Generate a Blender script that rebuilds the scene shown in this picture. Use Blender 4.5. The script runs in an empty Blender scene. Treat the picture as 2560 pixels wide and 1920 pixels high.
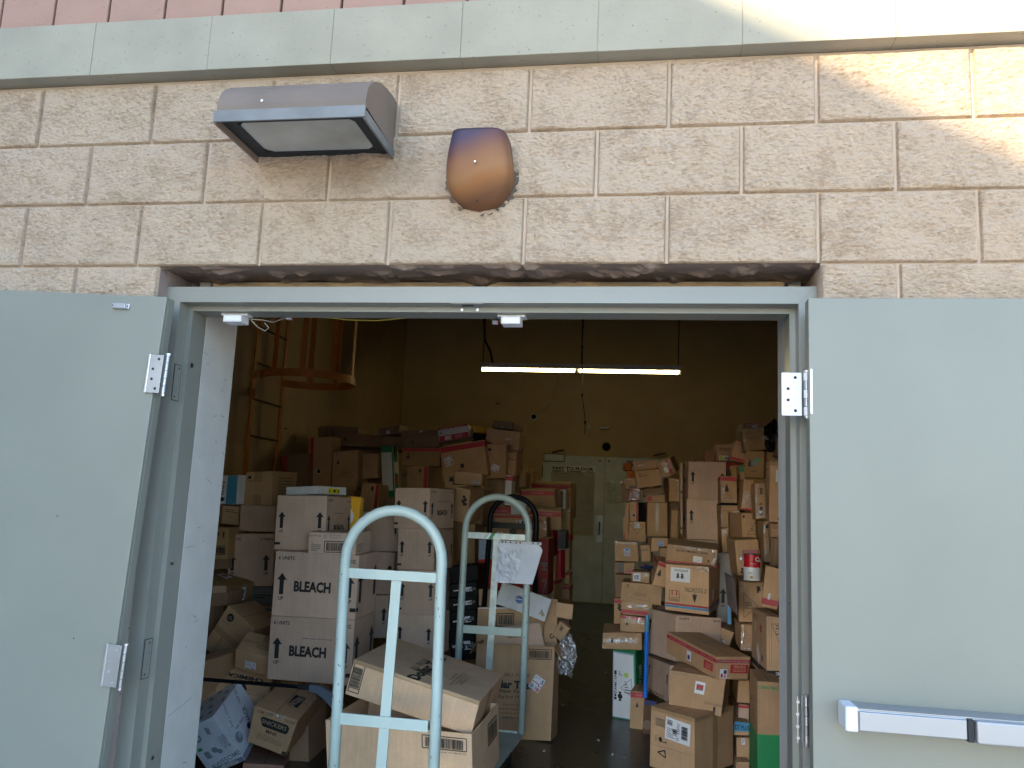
import bpy, math, random, json
from mathutils import Vector, Matrix, Euler, noise
R_=math.radians
random.seed(7)
S=bpy.context.scene
# ---------------------------------------------------------------- camera
cd=bpy.data.cameras.new("camera"); cam=bpy.data.objects.new("camera",cd); S.collection.objects.link(cam)
cam.location=(-0.446425,-2.250611,1.535473)
cam.rotation_euler=(1.72300798,-0.0441661673,0.159525317)
cd.sensor_width=36.0; cd.lens=2051.974/2560*36; cd.clip_end=300; cd.clip_start=.05
S.camera=cam
# ---------------------------------------------------------------- world, sun, exposure
SUN=Vector((-1.0,-1.6,0.6)).normalized()
w=bpy.data.worlds.new("World"); S.world=w; w.use_nodes=True
nt=w.node_tree; nt.nodes.clear()
sky=nt.nodes.new('ShaderNodeTexSky'); sky.sky_type='NISHITA'; sky.sun_disc=False
sky.sun_elevation=math.asin(SUN.z); sky.sun_rotation=math.atan2(SUN.x,SUN.y); sky.dust_density=0.45; sky.ozone_density=2.9
bg=nt.nodes.new('ShaderNodeBackground'); bg.inputs[1].default_value=0.15
ow=nt.nodes.new('ShaderNodeOutputWorld'); nt.links.new(sky.outputs[0],bg.inputs[0]); nt.links.new(bg.outputs[0],ow.inputs[0])
sl=bpy.data.lights.new("sun",'SUN'); sl.energy=2.6; sl.angle=R_(.5); sl.color=(1.0,.82,.58)
so=bpy.data.objects.new("sun",sl); S.collection.objects.link(so); so.rotation_euler=SUN.to_track_quat('Z','Y').to_euler(); so.location=(-8,-16,8)
S.view_settings.view_transform='Standard'; S.view_settings.look='None'; S.view_settings.gamma=1.0
S.view_settings.exposure=2.52
# ---------------------------------------------------------------- helpers
def tag(o,label=None,cat=None,group=None,kind=None):
    if label: o['label']=label
    if cat: o['category']=cat
    if group: o['group']=group
    if kind: o['kind']=kind
    return o
def empty(name,loc=(0,0,0),rot=(0,0,0)):
    o=bpy.data.objects.new(name,None); o.location=loc; o.rotation_euler=rot; o.empty_display_size=.1
    S.collection.objects.link(o); return o
MATS={}
def nodes(name):
    m=bpy.data.materials.new(name); m.use_nodes=True; n=m.node_tree; b=n.nodes['Principled BSDF']; return m,n,b
def plain(name,col,rough=.6,metal=0,var=.08,bump=.0,bs=200,spec=.5,sc=6,emit=None,es=0):
    if name in MATS: return MATS[name]
    m,n,b=nodes(name)
    b.inputs['Roughness'].default_value=rough; b.inputs['Metallic'].default_value=metal
    b.inputs['Specular IOR Level'].default_value=spec
    tc=n.nodes.new('ShaderNodeTexCoord'); nz=n.nodes.new('ShaderNodeTexNoise'); nz.inputs['Scale'].default_value=sc; nz.inputs['Detail'].default_value=6
    n.links.new(tc.outputs['Object'],nz.inputs['Vector'])
    mr=n.nodes.new('ShaderNodeMapRange'); mr.inputs[1].default_value=.3; mr.inputs[2].default_value=.7; mr.inputs[3].default_value=1-var; mr.inputs[4].default_value=1+var
    n.links.new(nz.outputs['Fac'],mr.inputs[0])
    mx=n.nodes.new('ShaderNodeMix'); mx.data_type='RGBA'; mx.blend_type='MULTIPLY'; mx.inputs[0].default_value=1
    mx.inputs[6].default_value=(*col,1); n.links.new(mr.outputs[0],mx.inputs[7]); n.links.new(mx.outputs[2],b.inputs['Base Color'])
    if bump:
        n2=n.nodes.new('ShaderNodeTexNoise'); n2.inputs['Scale'].default_value=bs; n2.inputs['Detail'].default_value=4; n.links.new(tc.outputs['Object'],n2.inputs['Vector'])
        bp=n.nodes.new('ShaderNodeBump'); bp.inputs['Strength'].default_value=bump; bp.inputs['Distance'].default_value=.002
        n.links.new(n2.outputs['Fac'],bp.inputs['Height']); n.links.new(bp.outputs[0],b.inputs['Normal'])
    if emit: b.inputs['Emission Color'].default_value=(*emit,1); b.inputs['Emission Strength'].default_value=es
    MATS[name]=m; return m
def board(name,col,rough=.72,spec=.25):
    """corrugated cardboard: tone varies from box to box, mottled, faint flutes, scuffs"""
    m,n,b=nodes(name); L=n.links.new
    b.inputs['Roughness'].default_value=rough; b.inputs['Specular IOR Level'].default_value=spec
    tc=n.nodes.new('ShaderNodeTexCoord'); oi=n.nodes.new('ShaderNodeObjectInfo')
    ad=n.nodes.new('ShaderNodeVectorMath'); ad.operation='ADD'; L(tc.outputs['Object'],ad.inputs[0])
    cx=n.nodes.new('ShaderNodeCombineXYZ'); mu=n.nodes.new('ShaderNodeMath'); mu.operation='MULTIPLY'; mu.inputs[1].default_value=37; L(oi.outputs['Random'],mu.inputs[0])
    L(mu.outputs[0],cx.inputs[0]); L(cx.outputs[0],ad.inputs[1])
    nz=n.nodes.new('ShaderNodeTexNoise'); nz.inputs['Scale'].default_value=5; nz.inputs['Detail'].default_value=7; nz.inputs['Roughness'].default_value=.65; L(ad.outputs[0],nz.inputs['Vector'])
    r1=n.nodes.new('ShaderNodeMapRange'); r1.inputs[1].default_value=.3; r1.inputs[2].default_value=.72; r1.inputs[3].default_value=.84; r1.inputs[4].default_value=1.1; L(nz.outputs['Fac'],r1.inputs[0])
    r2=n.nodes.new('ShaderNodeMapRange'); r2.inputs[3].default_value=.82; r2.inputs[4].default_value=1.12; L(oi.outputs['Random'],r2.inputs[0])
    mm=n.nodes.new('ShaderNodeMath'); mm.operation='MULTIPLY'; L(r1.outputs[0],mm.inputs[0]); L(r2.outputs[0],mm.inputs[1])
    # fine speckle of fibres
    n3=n.nodes.new('ShaderNodeTexNoise'); n3.inputs['Scale'].default_value=260; n3.inputs['Detail'].default_value=3; L(ad.outputs[0],n3.inputs['Vector'])
    r3=n.nodes.new('ShaderNodeMapRange'); r3.inputs[1].default_value=.35; r3.inputs[2].default_value=.65; r3.inputs[3].default_value=.94; r3.inputs[4].default_value=1.05; L(n3.outputs['Fac'],r3.inputs[0])
    m2=n.nodes.new('ShaderNodeMath'); m2.operation='MULTIPLY'; L(mm.outputs[0],m2.inputs[0]); L(r3.outputs[0],m2.inputs[1])
    # flutes: faint vertical lines
    mp=n.nodes.new('ShaderNodeMapping'); mp.inputs['Scale'].default_value=(1,1,.03); L(ad.outputs[0],mp.inputs['Vector'])
    n4=n.nodes.new('ShaderNodeTexNoise'); n4.inputs['Scale'].default_value=110; n4.inputs['Detail'].default_value=1; L(mp.outputs[0],n4.inputs['Vector'])
    r4=n.nodes.new('ShaderNodeMapRange'); r4.inputs[1].default_value=.35; r4.inputs[2].default_value=.65; r4.inputs[3].default_value=.965; r4.inputs[4].default_value=1.03; L(n4.outputs['Fac'],r4.inputs[0])
    m3=n.nodes.new('ShaderNodeMath'); m3.operation='MULTIPLY'; L(m2.outputs[0],m3.inputs[0]); L(r4.outputs[0],m3.inputs[1])
    mx=n.nodes.new('ShaderNodeMix'); mx.data_type='RGBA'; mx.blend_type='MULTIPLY'; mx.inputs[0].default_value=1
    mx.inputs[6].default_value=(*col,1); L(m3.outputs[0],mx.inputs[7]); L(mx.outputs[2],b.inputs['Base Color'])
    bp=n.nodes.new('ShaderNodeBump'); bp.inputs['Strength'].default_value=.35; bp.inputs['Distance'].default_value=.004
    m5=n.nodes.new('ShaderNodeMath'); m5.operation='ADD'; m6=n.nodes.new('ShaderNodeMath'); m6.operation='MULTIPLY'; m6.inputs[1].default_value=.12; L(n4.outputs['Fac'],m6.inputs[0])
    L(nz.outputs['Fac'],m5.inputs[0]); L(m6.outputs[0],m5.inputs[1]); L(m5.outputs[0],bp.inputs['Height']); L(bp.outputs[0],b.inputs['Normal'])
    MATS[name]=m; return m
board('kraft',(.60,.38,.215)); board('kraftL',(.78,.52,.32)); board('kraftY',(.47,.30,.14)); board('kraftD',(.34,.22,.135)); board('kraftR',(.45,.25,.17))  # darkest kraft: brown board with the pile's shade put into its colour
board('pink',(.68,.49,.37)); board('pinkL',(.66,.48,.37)); board('tan',(.46,.37,.30)); board('grey',(.30,.28,.255)); board('greyL',(.42,.40,.38)); board('greyD',(.13,.13,.14)); 
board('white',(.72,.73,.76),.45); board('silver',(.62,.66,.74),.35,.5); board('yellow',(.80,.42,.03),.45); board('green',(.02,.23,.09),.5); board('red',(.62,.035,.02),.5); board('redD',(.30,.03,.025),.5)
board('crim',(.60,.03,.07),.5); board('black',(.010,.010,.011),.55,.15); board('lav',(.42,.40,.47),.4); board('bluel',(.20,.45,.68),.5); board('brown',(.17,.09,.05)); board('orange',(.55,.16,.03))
INK={'k':plain('ink_black',(.018,.018,.02),.6,var=.25),'g':plain('ink_grey',(.16,.15,.15),.6,var=.2),'r':plain('ink_red',(.48,.03,.045),.5,var=.2),'b':plain('ink_blue',(.03,.12,.42),.5,var=.15),
 'w':plain('ink_white',(.80,.81,.84),.45,var=.04),'G':plain('ink_green',(.02,.30,.10),.5,var=.12),'c':plain('ink_cyan',(.06,.30,.52),.5,var=.12),'y':plain('ink_yellow',(.85,.72,.0),.45,var=.04),
 'f':plain('ink_faded',(.22,.155,.105),.7,var=.2),'d':plain('ink_slate',(.24,.27,.34),.5,var=.15),'p':plain('ink_rose',(.62,.20,.24),.5,var=.15),'l':plain('ink_lime',(.45,.72,.10),.5),'s':plain('cut_shadow',(.03,.02,.015),.9),
 'L':plain('ink_pale_blue',(.36,.48,.62),.5,var=.08),'o':plain('ink_ochre',(.55,.33,.12),.6),'t':plain('raw_tan',(.50,.37,.25),.8),'n':plain('ink_navy',(.02,.03,.16),.5)}
def tapemat():
    m,n,b=nodes('packing_tape'); b.inputs['Base Color'].default_value=(.40,.255,.13,1); b.inputs['Roughness'].default_value=.4; b.inputs['Coat Weight'].default_value=.25; b.inputs['Coat Roughness'].default_value=.2
    tc=n.nodes.new('ShaderNodeTexCoord'); z=n.nodes.new('ShaderNodeTexNoise'); z.inputs['Scale'].default_value=40; n.links.new(tc.outputs['Object'],z.inputs['Vector'])
    bp=n.nodes.new('ShaderNodeBump'); bp.inputs['Strength'].default_value=.5; bp.inputs['Distance'].default_value=.003; n.links.new(z.outputs['Fac'],bp.inputs['Height']); n.links.new(bp.outputs[0],b.inputs['Normal']); n.links.new(bp.outputs[0],b.inputs['Coat Normal'])
    MATS['tape']=m
    m,n,b=nodes('clear_film'); n.nodes.remove(b); L=n.links.new
    g=n.nodes.new('ShaderNodeBsdfGlossy'); g.inputs['Roughness'].default_value=.16; g.inputs['Color'].default_value=(1,1,1,1); t=n.nodes.new('ShaderNodeBsdfTransparent'); t.inputs['Color'].default_value=(.93,.93,.95,1)
    d=n.nodes.new('ShaderNodeBsdfDiffuse'); d.inputs['Color'].default_value=(.8,.82,.86,1)
    tc=n.nodes.new('ShaderNodeTexCoord'); z=n.nodes.new('ShaderNodeTexNoise'); z.inputs['Scale'].default_value=20; z.inputs['Detail'].default_value=2.5; z.inputs['Distortion'].default_value=2.2; L(tc.outputs['Object'],z.inputs['Vector'])
    bp=n.nodes.new('ShaderNodeBump'); bp.inputs['Strength'].default_value=1; bp.inputs['Distance'].default_value=.012; L(z.outputs['Fac'],bp.inputs['Height']); L(bp.outputs[0],g.inputs['Normal'])
    cr=n.nodes.new('ShaderNodeMapRange'); cr.inputs[1].default_value=.54; cr.inputs[2].default_value=.66; cr.inputs[3].default_value=.0; cr.inputs[4].default_value=.8; L(z.outputs['Fac'],cr.inputs[0])
    a=n.nodes.new('ShaderNodeMixShader'); a.inputs[0].default_value=.42; L(g.outputs[0],a.inputs[1]); L(d.outputs[0],a.inputs[2])
    x=n.nodes.new('ShaderNodeMixShader'); ad=n.nodes.new('ShaderNodeMath'); ad.operation='ADD'; ad.inputs[1].default_value=.16; L(cr.outputs[0],ad.inputs[0]); L(ad.outputs[0],x.inputs[0]); L(t.outputs[0],x.inputs[1]); L(a.outputs[0],x.inputs[2])
    L(x.outputs[0],n.nodes['Material Output'].inputs[0]); MATS['film']=m
tapemat()
def mat(k): return INK[k] if k in INK else MATS[k]
class MB:
    def __init__(s): s.v=[];s.f=[];s.m=[];s.names=[]
    def mi(s,k):
        if k not in s.names: s.names.append(k)
        return s.names.index(k)
    def poly(s,pts,k):
        i=len(s.v); s.v+= [tuple(p) for p in pts]; s.f.append(tuple(range(i,i+len(pts)))); s.m.append(s.mi(k))
    def add(s,vs,fs,k):
        i=len(s.v); s.v+=[tuple(p) for p in vs]; j=s.mi(k)
        for f in fs: s.f.append(tuple(i+q for q in f)); s.m.append(j)
    def box(s,x0,x1,y0,y1,z0,z1,k,b=0):
        if b<=0:
            v=[(x,y,z) for z in(z0,z1) for y in(y0,y1) for x in(x0,x1)]
            s.add(v,[(0,2,3,1),(4,5,7,6),(0,1,5,4),(2,6,7,3),(0,4,6,2),(1,3,7,5)],k)
        else: v,f=gridbox(x1-x0,y1-y0,z1-z0,b,1); c=Vector(((x0+x1)/2,(y0+y1)/2,(z0+z1)/2)); s.add([Vector(p)+c for p in v],f,k)
    def tube(s,pts,r,k,n=12,closed=False,cap=True,rs=None):
        pts=[Vector(p) for p in pts]; N=len(pts); T=[]
        for i in range(N):
            a=pts[(i-1)%N] if (closed or i>0) else pts[i]; b=pts[(i+1)%N] if (closed or i<N-1) else pts[i]
            T.append((b-a).normalized())
        nrm=T[0].orthogonal().normalized(); vs=[];fs=[]
        for i in range(N):
            if i: nrm=(T[i-1].rotation_difference(T[i])@nrm).normalized()
            bi=T[i].cross(nrm); rr=rs[i] if rs else r
            for j in range(n):
                a=2*math.pi*j/n; vs.append(pts[i]+(nrm*math.cos(a)+bi*math.sin(a))*rr)
        for i in range(N if closed else N-1):
            for j in range(n):
                a=i*n+j;b=i*n+(j+1)%n;c=((i+1)%N)*n+(j+1)%n;d=((i+1)%N)*n+j; fs.append((a,b,c,d))
        if cap and not closed: fs.append(tuple(range(n-1,-1,-1))); fs.append(tuple((N-1)*n+j for j in range(n)))
        s.add(vs,fs,k)
    def cyl(s,p0,p1,r,k,n=20): s.tube([p0,p1],r,k,n)
    def disc(s,c,U,V,r,k,n=18): s.poly([Vector(c)+Vector(U)*r*math.cos(2*math.pi*i/n)+Vector(V)*r*math.sin(2*math.pi*i/n) for i in range(n)],k)
    def build(s,name,parent=None,loc=(0,0,0),rot=None,smooth=False,warp=None):
        if warp: s.v=[warp(p) for p in s.v]
        me=bpy.data.meshes.new(name); me.from_pydata([tuple(p) for p in s.v],[],s.f)
        for k in s.names: me.materials.append(mat(k))
        me.polygons.foreach_set('material_index',s.m)
        if smooth: me.polygons.foreach_set('use_smooth',[True]*len(s.f))
        me.update(); o=bpy.data.objects.new(name,me); S.collection.objects.link(o); o.location=loc
        if rot: o.rotation_euler=rot
        if parent: o.parent=parent
        return o
def gridbox(w,d,h,r,n):
    """rounded box surface; n inner segments per side"""
    r=min(r,w*.3,d*.3,h*.3)
    def co(L): 
        a=L/2; return [-a,-a+r*.5,-a+r]+[-a+r+(2*a-2*r)*i/n for i in range(1,n)]+[a-r,a-r*.5,a]
    X,Y,Z=co(w),co(d),co(h); vs=[];fs=[];ix={}
    def V(p):
        k=(round(p[0],6),round(p[1],6),round(p[2],6))
        if k not in ix:
            c=Vector((max(-w/2+r,min(w/2-r,p[0])),max(-d/2+r,min(d/2-r,p[1])),max(-h/2+r,min(h/2-r,p[2])))); q=Vector(p)-c
            if q.length>1e-9: q=q.normalized()*r
            ix[k]=len(vs); vs.append(c+q)
        return ix[k]
    for A,B,f0,f1 in ((X,Y,lambda a,b:(a,b,-h/2),lambda a,b:(a,b,h/2)),(X,Z,lambda a,b:(a,-d/2,b),lambda a,b:(a,d/2,b)),(Y,Z,lambda a,b:(-w/2,a,b),lambda a,b:(w/2,a,b))):
        for i in range(len(A)-1):
            for j in range(len(B)-1):
                for q,fn in enumerate((f0,f1)):
                    fl=[V(fn(A[i],B[j])),V(fn(A[i+1],B[j])),V(fn(A[i+1],B[j+1])),V(fn(A[i],B[j+1]))]
                    fl=list(dict.fromkeys(fl))
                    if len(fl)<3: continue
                    ax=(A is X and B is Z)
                    if (q==0)!=ax: fl.reverse()
                    fs.append(tuple(fl))
    return vs,fs
# glyph outlines as meshes, from Blender's built-in font
GL={}
def glyphs(t,bold=True):
    k=(t,bold)
    if k in GL: return GL[k]
    c=bpy.data.curves.new('t','FONT'); c.body=t; c.size=1; c.resolution_u=2; c.offset={True:.045,False:0.0}.get(bold,bold)
    o=bpy.data.objects.new('t',c); S.collection.objects.link(o); dg=bpy.context.evaluated_depsgraph_get(); e=o.evaluated_get(dg); me=e.to_mesh()
    vs=[v.co.copy() for v in me.vertices]; fs=[tuple(p.vertices) for p in me.polygons]; e.to_mesh_clear(); bpy.data.objects.remove(o); bpy.data.curves.remove(c)
    x0=min(v.x for v in vs);x1=max(v.x for v in vs);y0=min(v.y for v in vs);y1=max(v.y for v in vs)
    vs=[((v.x-x0)/(y1-y0),(v.y-y0)/(y1-y0)) for v in vs]; GL[k]=(vs,fs,(x1-x0)/(y1-y0)); return GL[k]
class Surf:
    def __init__(s,O,U,V,w,h,mb):
        s.O=Vector(O);s.U=Vector(U);s.V=Vector(V);s.N=s.U.cross(s.V);s.w=w;s.h=h;s.mb=mb;s.k=0
    def P(s,x,y,off): return s.O+s.U*x+s.V*y+s.N*off
    def off(s): s.k+=1; return .0011+.00013*s.k
    def rect(s,u0,v0,u1,v1,m,seg=1):
        o=s.off(); W=(u1-u0)*s.w; n=max(1,int(abs(W)/.06),int(abs(u1-u0)*6)); nv=max(1,int(abs(v1-v0)*s.h/.06),int(abs(v1-v0)*6))
        for i in range(n):
            for j in range(nv):
                a=(u0+(u1-u0)*i/n)*s.w;b=(u0+(u1-u0)*(i+1)/n)*s.w;c=(v0+(v1-v0)*j/nv)*s.h;d=(v0+(v1-v0)*(j+1)/nv)*s.h
                s.mb.poly([s.P(a,c,o),s.P(b,c,o),s.P(b,d,o),s.P(a,d,o)],m)
    def pg(s,pts,m): # metric polygon
        o=s.off(); s.mb.poly([s.P(x,y,o) for x,y in pts],m)
    def line(s,a,b,t,m):
        ax,ay=a[0]*s.w,a[1]*s.h;bx,by=b[0]*s.w,b[1]*s.h;dx,dy=bx-ax,by-ay;l=math.hypot(dx,dy) or 1;nx,ny=-dy/l*t/2,dx/l*t/2
        s.pg([(ax+nx,ay+ny),(ax-nx,ay-ny),(bx-nx,by-ny),(bx+nx,by+ny)],m)
    def loop(s,pts,t,m):
        for i in range(len(pts)): s.line(pts[i],pts[(i+1)%len(pts)],t,m)
    def txt(s,u,v,hf,t,m='k',rot=0,wf=None,bold=True):
        if bold is True and hf*s.h<.03: bold=.02
        vs,fs,asp=glyphs(t,bold); H=hf*s.h; W=H*asp
        if wf: W=wf*(s.w if rot%180==0 else s.h)
        if rot%180==0 and W>s.w*.94: W=s.w*.94
        c,q=math.cos(R_(rot)),math.sin(R_(rot)); o=s.off(); out=[]
        for x,y in vs:
            X=(x/asp-.5)*W;Y=(y-.5)*H; out.append(s.P(u*s.w+X*c-Y*q,v*s.h+X*q+Y*c,o))
        s.mb.add(out,fs,m)
    def lines(s,u0,v0,u1,v1,n,m='f'):
        for i in range(n):
            v=v1+(v0-v1)*(i+.5)/n; t=(v1-v0)/n*.38; a=u0
            while a<u1-.01:
                b=min(u1,a+(u1-u0)*random.uniform(.08,.3)); s.rect(a,v-t/2,b,v+t/2,m); a=b+(u1-u0)*.035
                if random.random()<.12: break
    def arrow(s,u,v,hf,m='k'):
        h=hf*s.h;x,y=u*s.w,v*s.h; s.pg([(x-.11*h,y-h/2),(x+.11*h,y-h/2),(x+.11*h,y+h*.18),(x-.11*h,y+h*.18)],m); s.pg([(x-.25*h,y+h*.18),(x+.25*h,y+h*.18),(x,y+h/2)],m)
    def up(s,u,v,hf,lab=True):
        s.arrow(u,v,hf)
        if lab: s.txt(u,v-hf*.68,hf*.17,'UP')
    def bars(s,u0,v0,u1,v1,n=22,m='k',frame=True,vert=False):
        if frame:
            t=min(abs(u1-u0)*s.w,abs(v1-v0)*s.h)*.07; s.loop([(u0,v0),(u1,v0),(u1,v1),(u0,v1)],t,m)
        mu,mv=(u1-u0)*.07,(v1-v0)*.12
        L=(v1-v0-2*mv) if vert else (u1-u0-2*mu); a=0
        rr=random.Random(n)
        while a<1:
            b=a+rr.choice((.5,1,1.6))/n*.6
            if vert: s.rect(u0+mu,v0+mv+a*L,u1-mu,v0+mv+min(b,1)*L,m)
            else: s.rect(u0+mu+a*L,v0+mv,u0+mu+min(b,1)*L,v1-mv,m)
            a=b+rr.choice((.5,.8,1.2))/n*.6
    def tree(s,u,v,hf,m='g',rot=1):
        h=hf*s.h*rot;x,y=u*s.w,v*s.h
        for a,b,c in ((.0,.5,.16),(-.17,.22,.24),(-.36,-.02,.31)): s.pg([(x-c*abs(h)*(1 if rot>0 else -1),y+a*h),(x+c*abs(h)*(1 if rot>0 else -1),y+a*h),(x,y+b*h)],m)
        s.pg([(x-.05*h,y-.5*h),(x+.05*h,y-.5*h),(x+.05*h,y-.36*h),(x-.05*h,y-.36*h)],m)
    def tri(s,pts,n=4,lw=.0022,m='g'):
        s.loop(pts,lw,m); cx=sum(p[0] for p in pts)/3; cy=sum(p[1] for p in pts)/3; e=.16
        if n: s.lines(cx-e*.9,cy-e*.5,cx+e*.9,cy+e*.6,n,m)
    def disc(s,u,v,rf,m='k',n=16):
        r=rf*s.h; s.pg([(u*s.w+r*math.cos(6.2832*i/n),v*s.h+r*math.sin(6.2832*i/n)) for i in range(n)],m)
    def ring(s,u,v,rf,t,m='k',n=20):
        r=rf*s.h;o=s.off()
        for i in range(n):
            a,b=6.2832*i/n,6.2832*(i+1)/n; s.mb.poly([s.P(u*s.w+q*math.cos(x),v*s.h+q*math.sin(x),o) for q,x in((r-t,a),(r,a),(r,b),(r-t,b))],m)
# ================================================================ the setting
FZ=0.10     # storeroom floor level
def blockmat():
    m,n,b=nodes('split_face_block'); L=n.links.new; b.inputs['Roughness'].default_value=.9; b.inputs['Specular IOR Level'].default_value=.15
    tc=n.nodes.new('ShaderNodeTexCoord')
    a=n.nodes.new('ShaderNodeTexNoise'); a.inputs['Scale'].default_value=7; a.inputs['Detail'].default_value=10; a.inputs['Roughness'].default_value=.75; a.inputs['Distortion'].default_value=.4; L(tc.outputs['Object'],a.inputs['Vector'])
    mp=n.nodes.new('ShaderNodeMapping'); mp.inputs['Rotation'].default_value=(0,R_(28),0); mp.inputs['Scale'].default_value=(1,1,2.2); L(tc.outputs['Object'],mp.inputs['Vector'])
    c=n.nodes.new('ShaderNodeTexNoise'); c.inputs['Scale'].default_value=62; c.inputs['Detail'].default_value=5; c.inputs['Roughness'].default_value=.7; L(mp.outputs[0],c.inputs['Vector'])
    # painted face, mottled browner where the noise runs low
    mul=n.nodes.new('ShaderNodeMath'); mul.operation='MULTIPLY'; L(a.outputs['Fac'],mul.inputs[0]); L(c.outputs['Fac'],mul.inputs[1])
    cr=n.nodes.new('ShaderNodeValToRGB'); e=cr.color_ramp.elements; e[0].position=.17; e[0].color=(.50,.365,.25,1); e[1].position=.27; e[1].color=(.68,.525,.38,1)
    e2=cr.color_ramp.elements.new(.23); e2.color=(.61,.465,.33,1); L(mul.outputs[0],cr.inputs[0])
    # grime washed down the stone under the lamp housing
    s1=n.nodes.new('ShaderNodeMapping'); s1.vector_type='POINT'; s1.inputs['Location'].default_value=(1.36/.26,0,-2.535/.10); s1.inputs['Scale'].default_value=(1/.26,.01,1/.10); L(tc.outputs['Object'],s1.inputs['Vector'])
    ln=n.nodes.new('ShaderNodeVectorMath'); ln.operation='LENGTH'; L(s1.outputs[0],ln.inputs[0])
    aa=n.nodes.new('ShaderNodeMath'); aa.operation='ADD'; L(ln.outputs['Value'],aa.inputs[0]); L(a.outputs['Fac'],aa.inputs[1])
    sm=n.nodes.new('ShaderNodeMapRange'); sm.inputs[1].default_value=.75; sm.inputs[2].default_value=1.7; sm.inputs[3].default_value=.62; sm.inputs[4].default_value=0; L(aa.outputs[0],sm.inputs[0])
    mi=n.nodes.new('ShaderNodeMix'); mi.data_type='RGBA'; mi.inputs[7].default_value=(.33,.235,.15,1); L(sm.outputs[0],mi.inputs[0]); L(cr.outputs[0],mi.inputs[6]); L(mi.outputs[2],b.inputs['Base Color'])
    f=n.nodes.new('ShaderNodeTexNoise'); f.inputs['Scale'].default_value=110; f.inputs['Detail'].default_value=6; f.inputs['Roughness'].default_value=.75; L(mp.outputs[0],f.inputs['Vector'])
    ad=n.nodes.new('ShaderNodeMath'); ad.operation='ADD'; L(f.outputs['Fac'],ad.inputs[0]); L(c.outputs['Fac'],ad.inputs[1])
    bp=n.nodes.new('ShaderNodeBump'); bp.inputs['Strength'].default_value=.9; bp.inputs['Distance'].default_value=.013; L(ad.outputs[0],bp.inputs['Height']); L(bp.outputs[0],b.inputs['Normal']); MATS['block']=m
def porous(name,col,pit=.55,bump=.3,streak=True):
    m,n,b=nodes(name); L=n.links.new; b.inputs['Roughness'].default_value=.85; b.inputs['Specular IOR Level'].default_value=.2
    tc=n.nodes.new('ShaderNodeTexCoord'); v=n.nodes.new('ShaderNodeTexVoronoi'); v.inputs['Scale'].default_value=75; v.inputs['Randomness'].default_value=1; L(tc.outputs['Object'],v.inputs['Vector'])
    z=n.nodes.new('ShaderNodeTexNoise'); z.inputs['Scale'].default_value=6; z.inputs['Detail'].default_value=8; L(tc.outputs['Object'],z.inputs['Vector'])
    z2=n.nodes.new('ShaderNodeTexNoise'); z2.inputs['Scale'].default_value=60; z2.inputs['Detail'].default_value=2; L(tc.outputs['Object'],z2.inputs['Vector'])
    th=n.nodes.new('ShaderNodeMapRange'); th.inputs[1].default_value=.52; th.inputs[2].default_value=.7; th.inputs[3].default_value=.06; th.inputs[4].default_value=.28; L(z2.outputs['Fac'],th.inputs[0])
    lt=n.nodes.new('ShaderNodeMath'); lt.operation='LESS_THAN'; L(v.outputs['Distance'],lt.inputs[0]); L(th.outputs[0],lt.inputs[1])
    mr=n.nodes.new('ShaderNodeMapRange'); mr.inputs[1].default_value=.3; mr.inputs[2].default_value=.7; mr.inputs[3].default_value=.9; mr.inputs[4].default_value=1.06; L(z.outputs['Fac'],mr.inputs[0])
    x=n.nodes.new('ShaderNodeMix'); x.data_type='RGBA'; x.blend_type='MULTIPLY'; x.inputs[0].default_value=1; x.inputs[6].default_value=(*col,1); L(mr.outputs[0],x.inputs[7])
    y=n.nodes.new('ShaderNodeMix'); y.data_type='RGBA'; y.inputs[7].default_value=(col[0]*pit,col[1]*pit,col[2]*pit,1); L(lt.outputs[0],y.inputs[0]); L(x.outputs[2],y.inputs[6]); L(y.outputs[2],b.inputs['Base Color'])
    h=n.nodes.new('ShaderNodeMath'); h.operation='SUBTRACT'; L(z2.outputs['Fac'],h.inputs[0]); L(lt.outputs[0],h.inputs[1])
    bp=n.nodes.new('ShaderNodeBump'); bp.inputs['Strength'].default_value=bump; bp.inputs['Distance'].default_value=.003; L(h.outputs[0],bp.inputs['Height']); L(bp.outputs[0],b.inputs['Normal']); MATS[name]=m
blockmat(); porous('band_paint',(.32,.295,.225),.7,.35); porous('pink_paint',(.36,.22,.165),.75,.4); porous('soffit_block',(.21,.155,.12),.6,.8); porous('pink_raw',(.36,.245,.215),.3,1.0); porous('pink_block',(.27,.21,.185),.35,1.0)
plain('mortar',(.50,.395,.30),.95,var=.12,bump=.8,bs=180,spec=.1); plain('timber',(.42,.31,.18),.8,var=.25,sc=14,bump=.3); plain('raw_mortar',(.24,.215,.19),.95,var=.3,sc=40,bump=1,bs=90)
plain('door_paint',(.202,.208,.172),.42,var=.05,bump=.12,bs=420,spec=.45,sc=3); plain('frame_paint',(.203,.205,.175),.35,var=.04,bump=.12,bs=420,spec=.5,sc=4)
plain('white_wall',(.45,.43,.39),.8,var=.07,bump=.4,bs=60,sc=9); plain('room_wall',(.56,.42,.24),.8,var=.07,bump=.3,bs=50,sc=3); plain('ceiling',(.12,.10,.07),.9); plain('caulk',(.11,.085,.06),.9,var=.3); plain('back_door',(.60,.66,.68),.5,var=.12,sc=5)
plain('steel',(.62,.64,.67),.28,1,.1,bump=.1); plain('steel_dull',(.36,.38,.40),.45,1,.15); plain('alu',(.34,.345,.355),.42,.55,.03); plain('white_plastic',(.62,.62,.64),.4,var=.03); plain('dark',(.012,.015,.017),.7); plain('cable_black',(.02,.02,.02),.5); plain('wire_yellow',(.5,.38,.06),.5); plain('wire_grey',(.45,.42,.35),.5)
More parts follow.
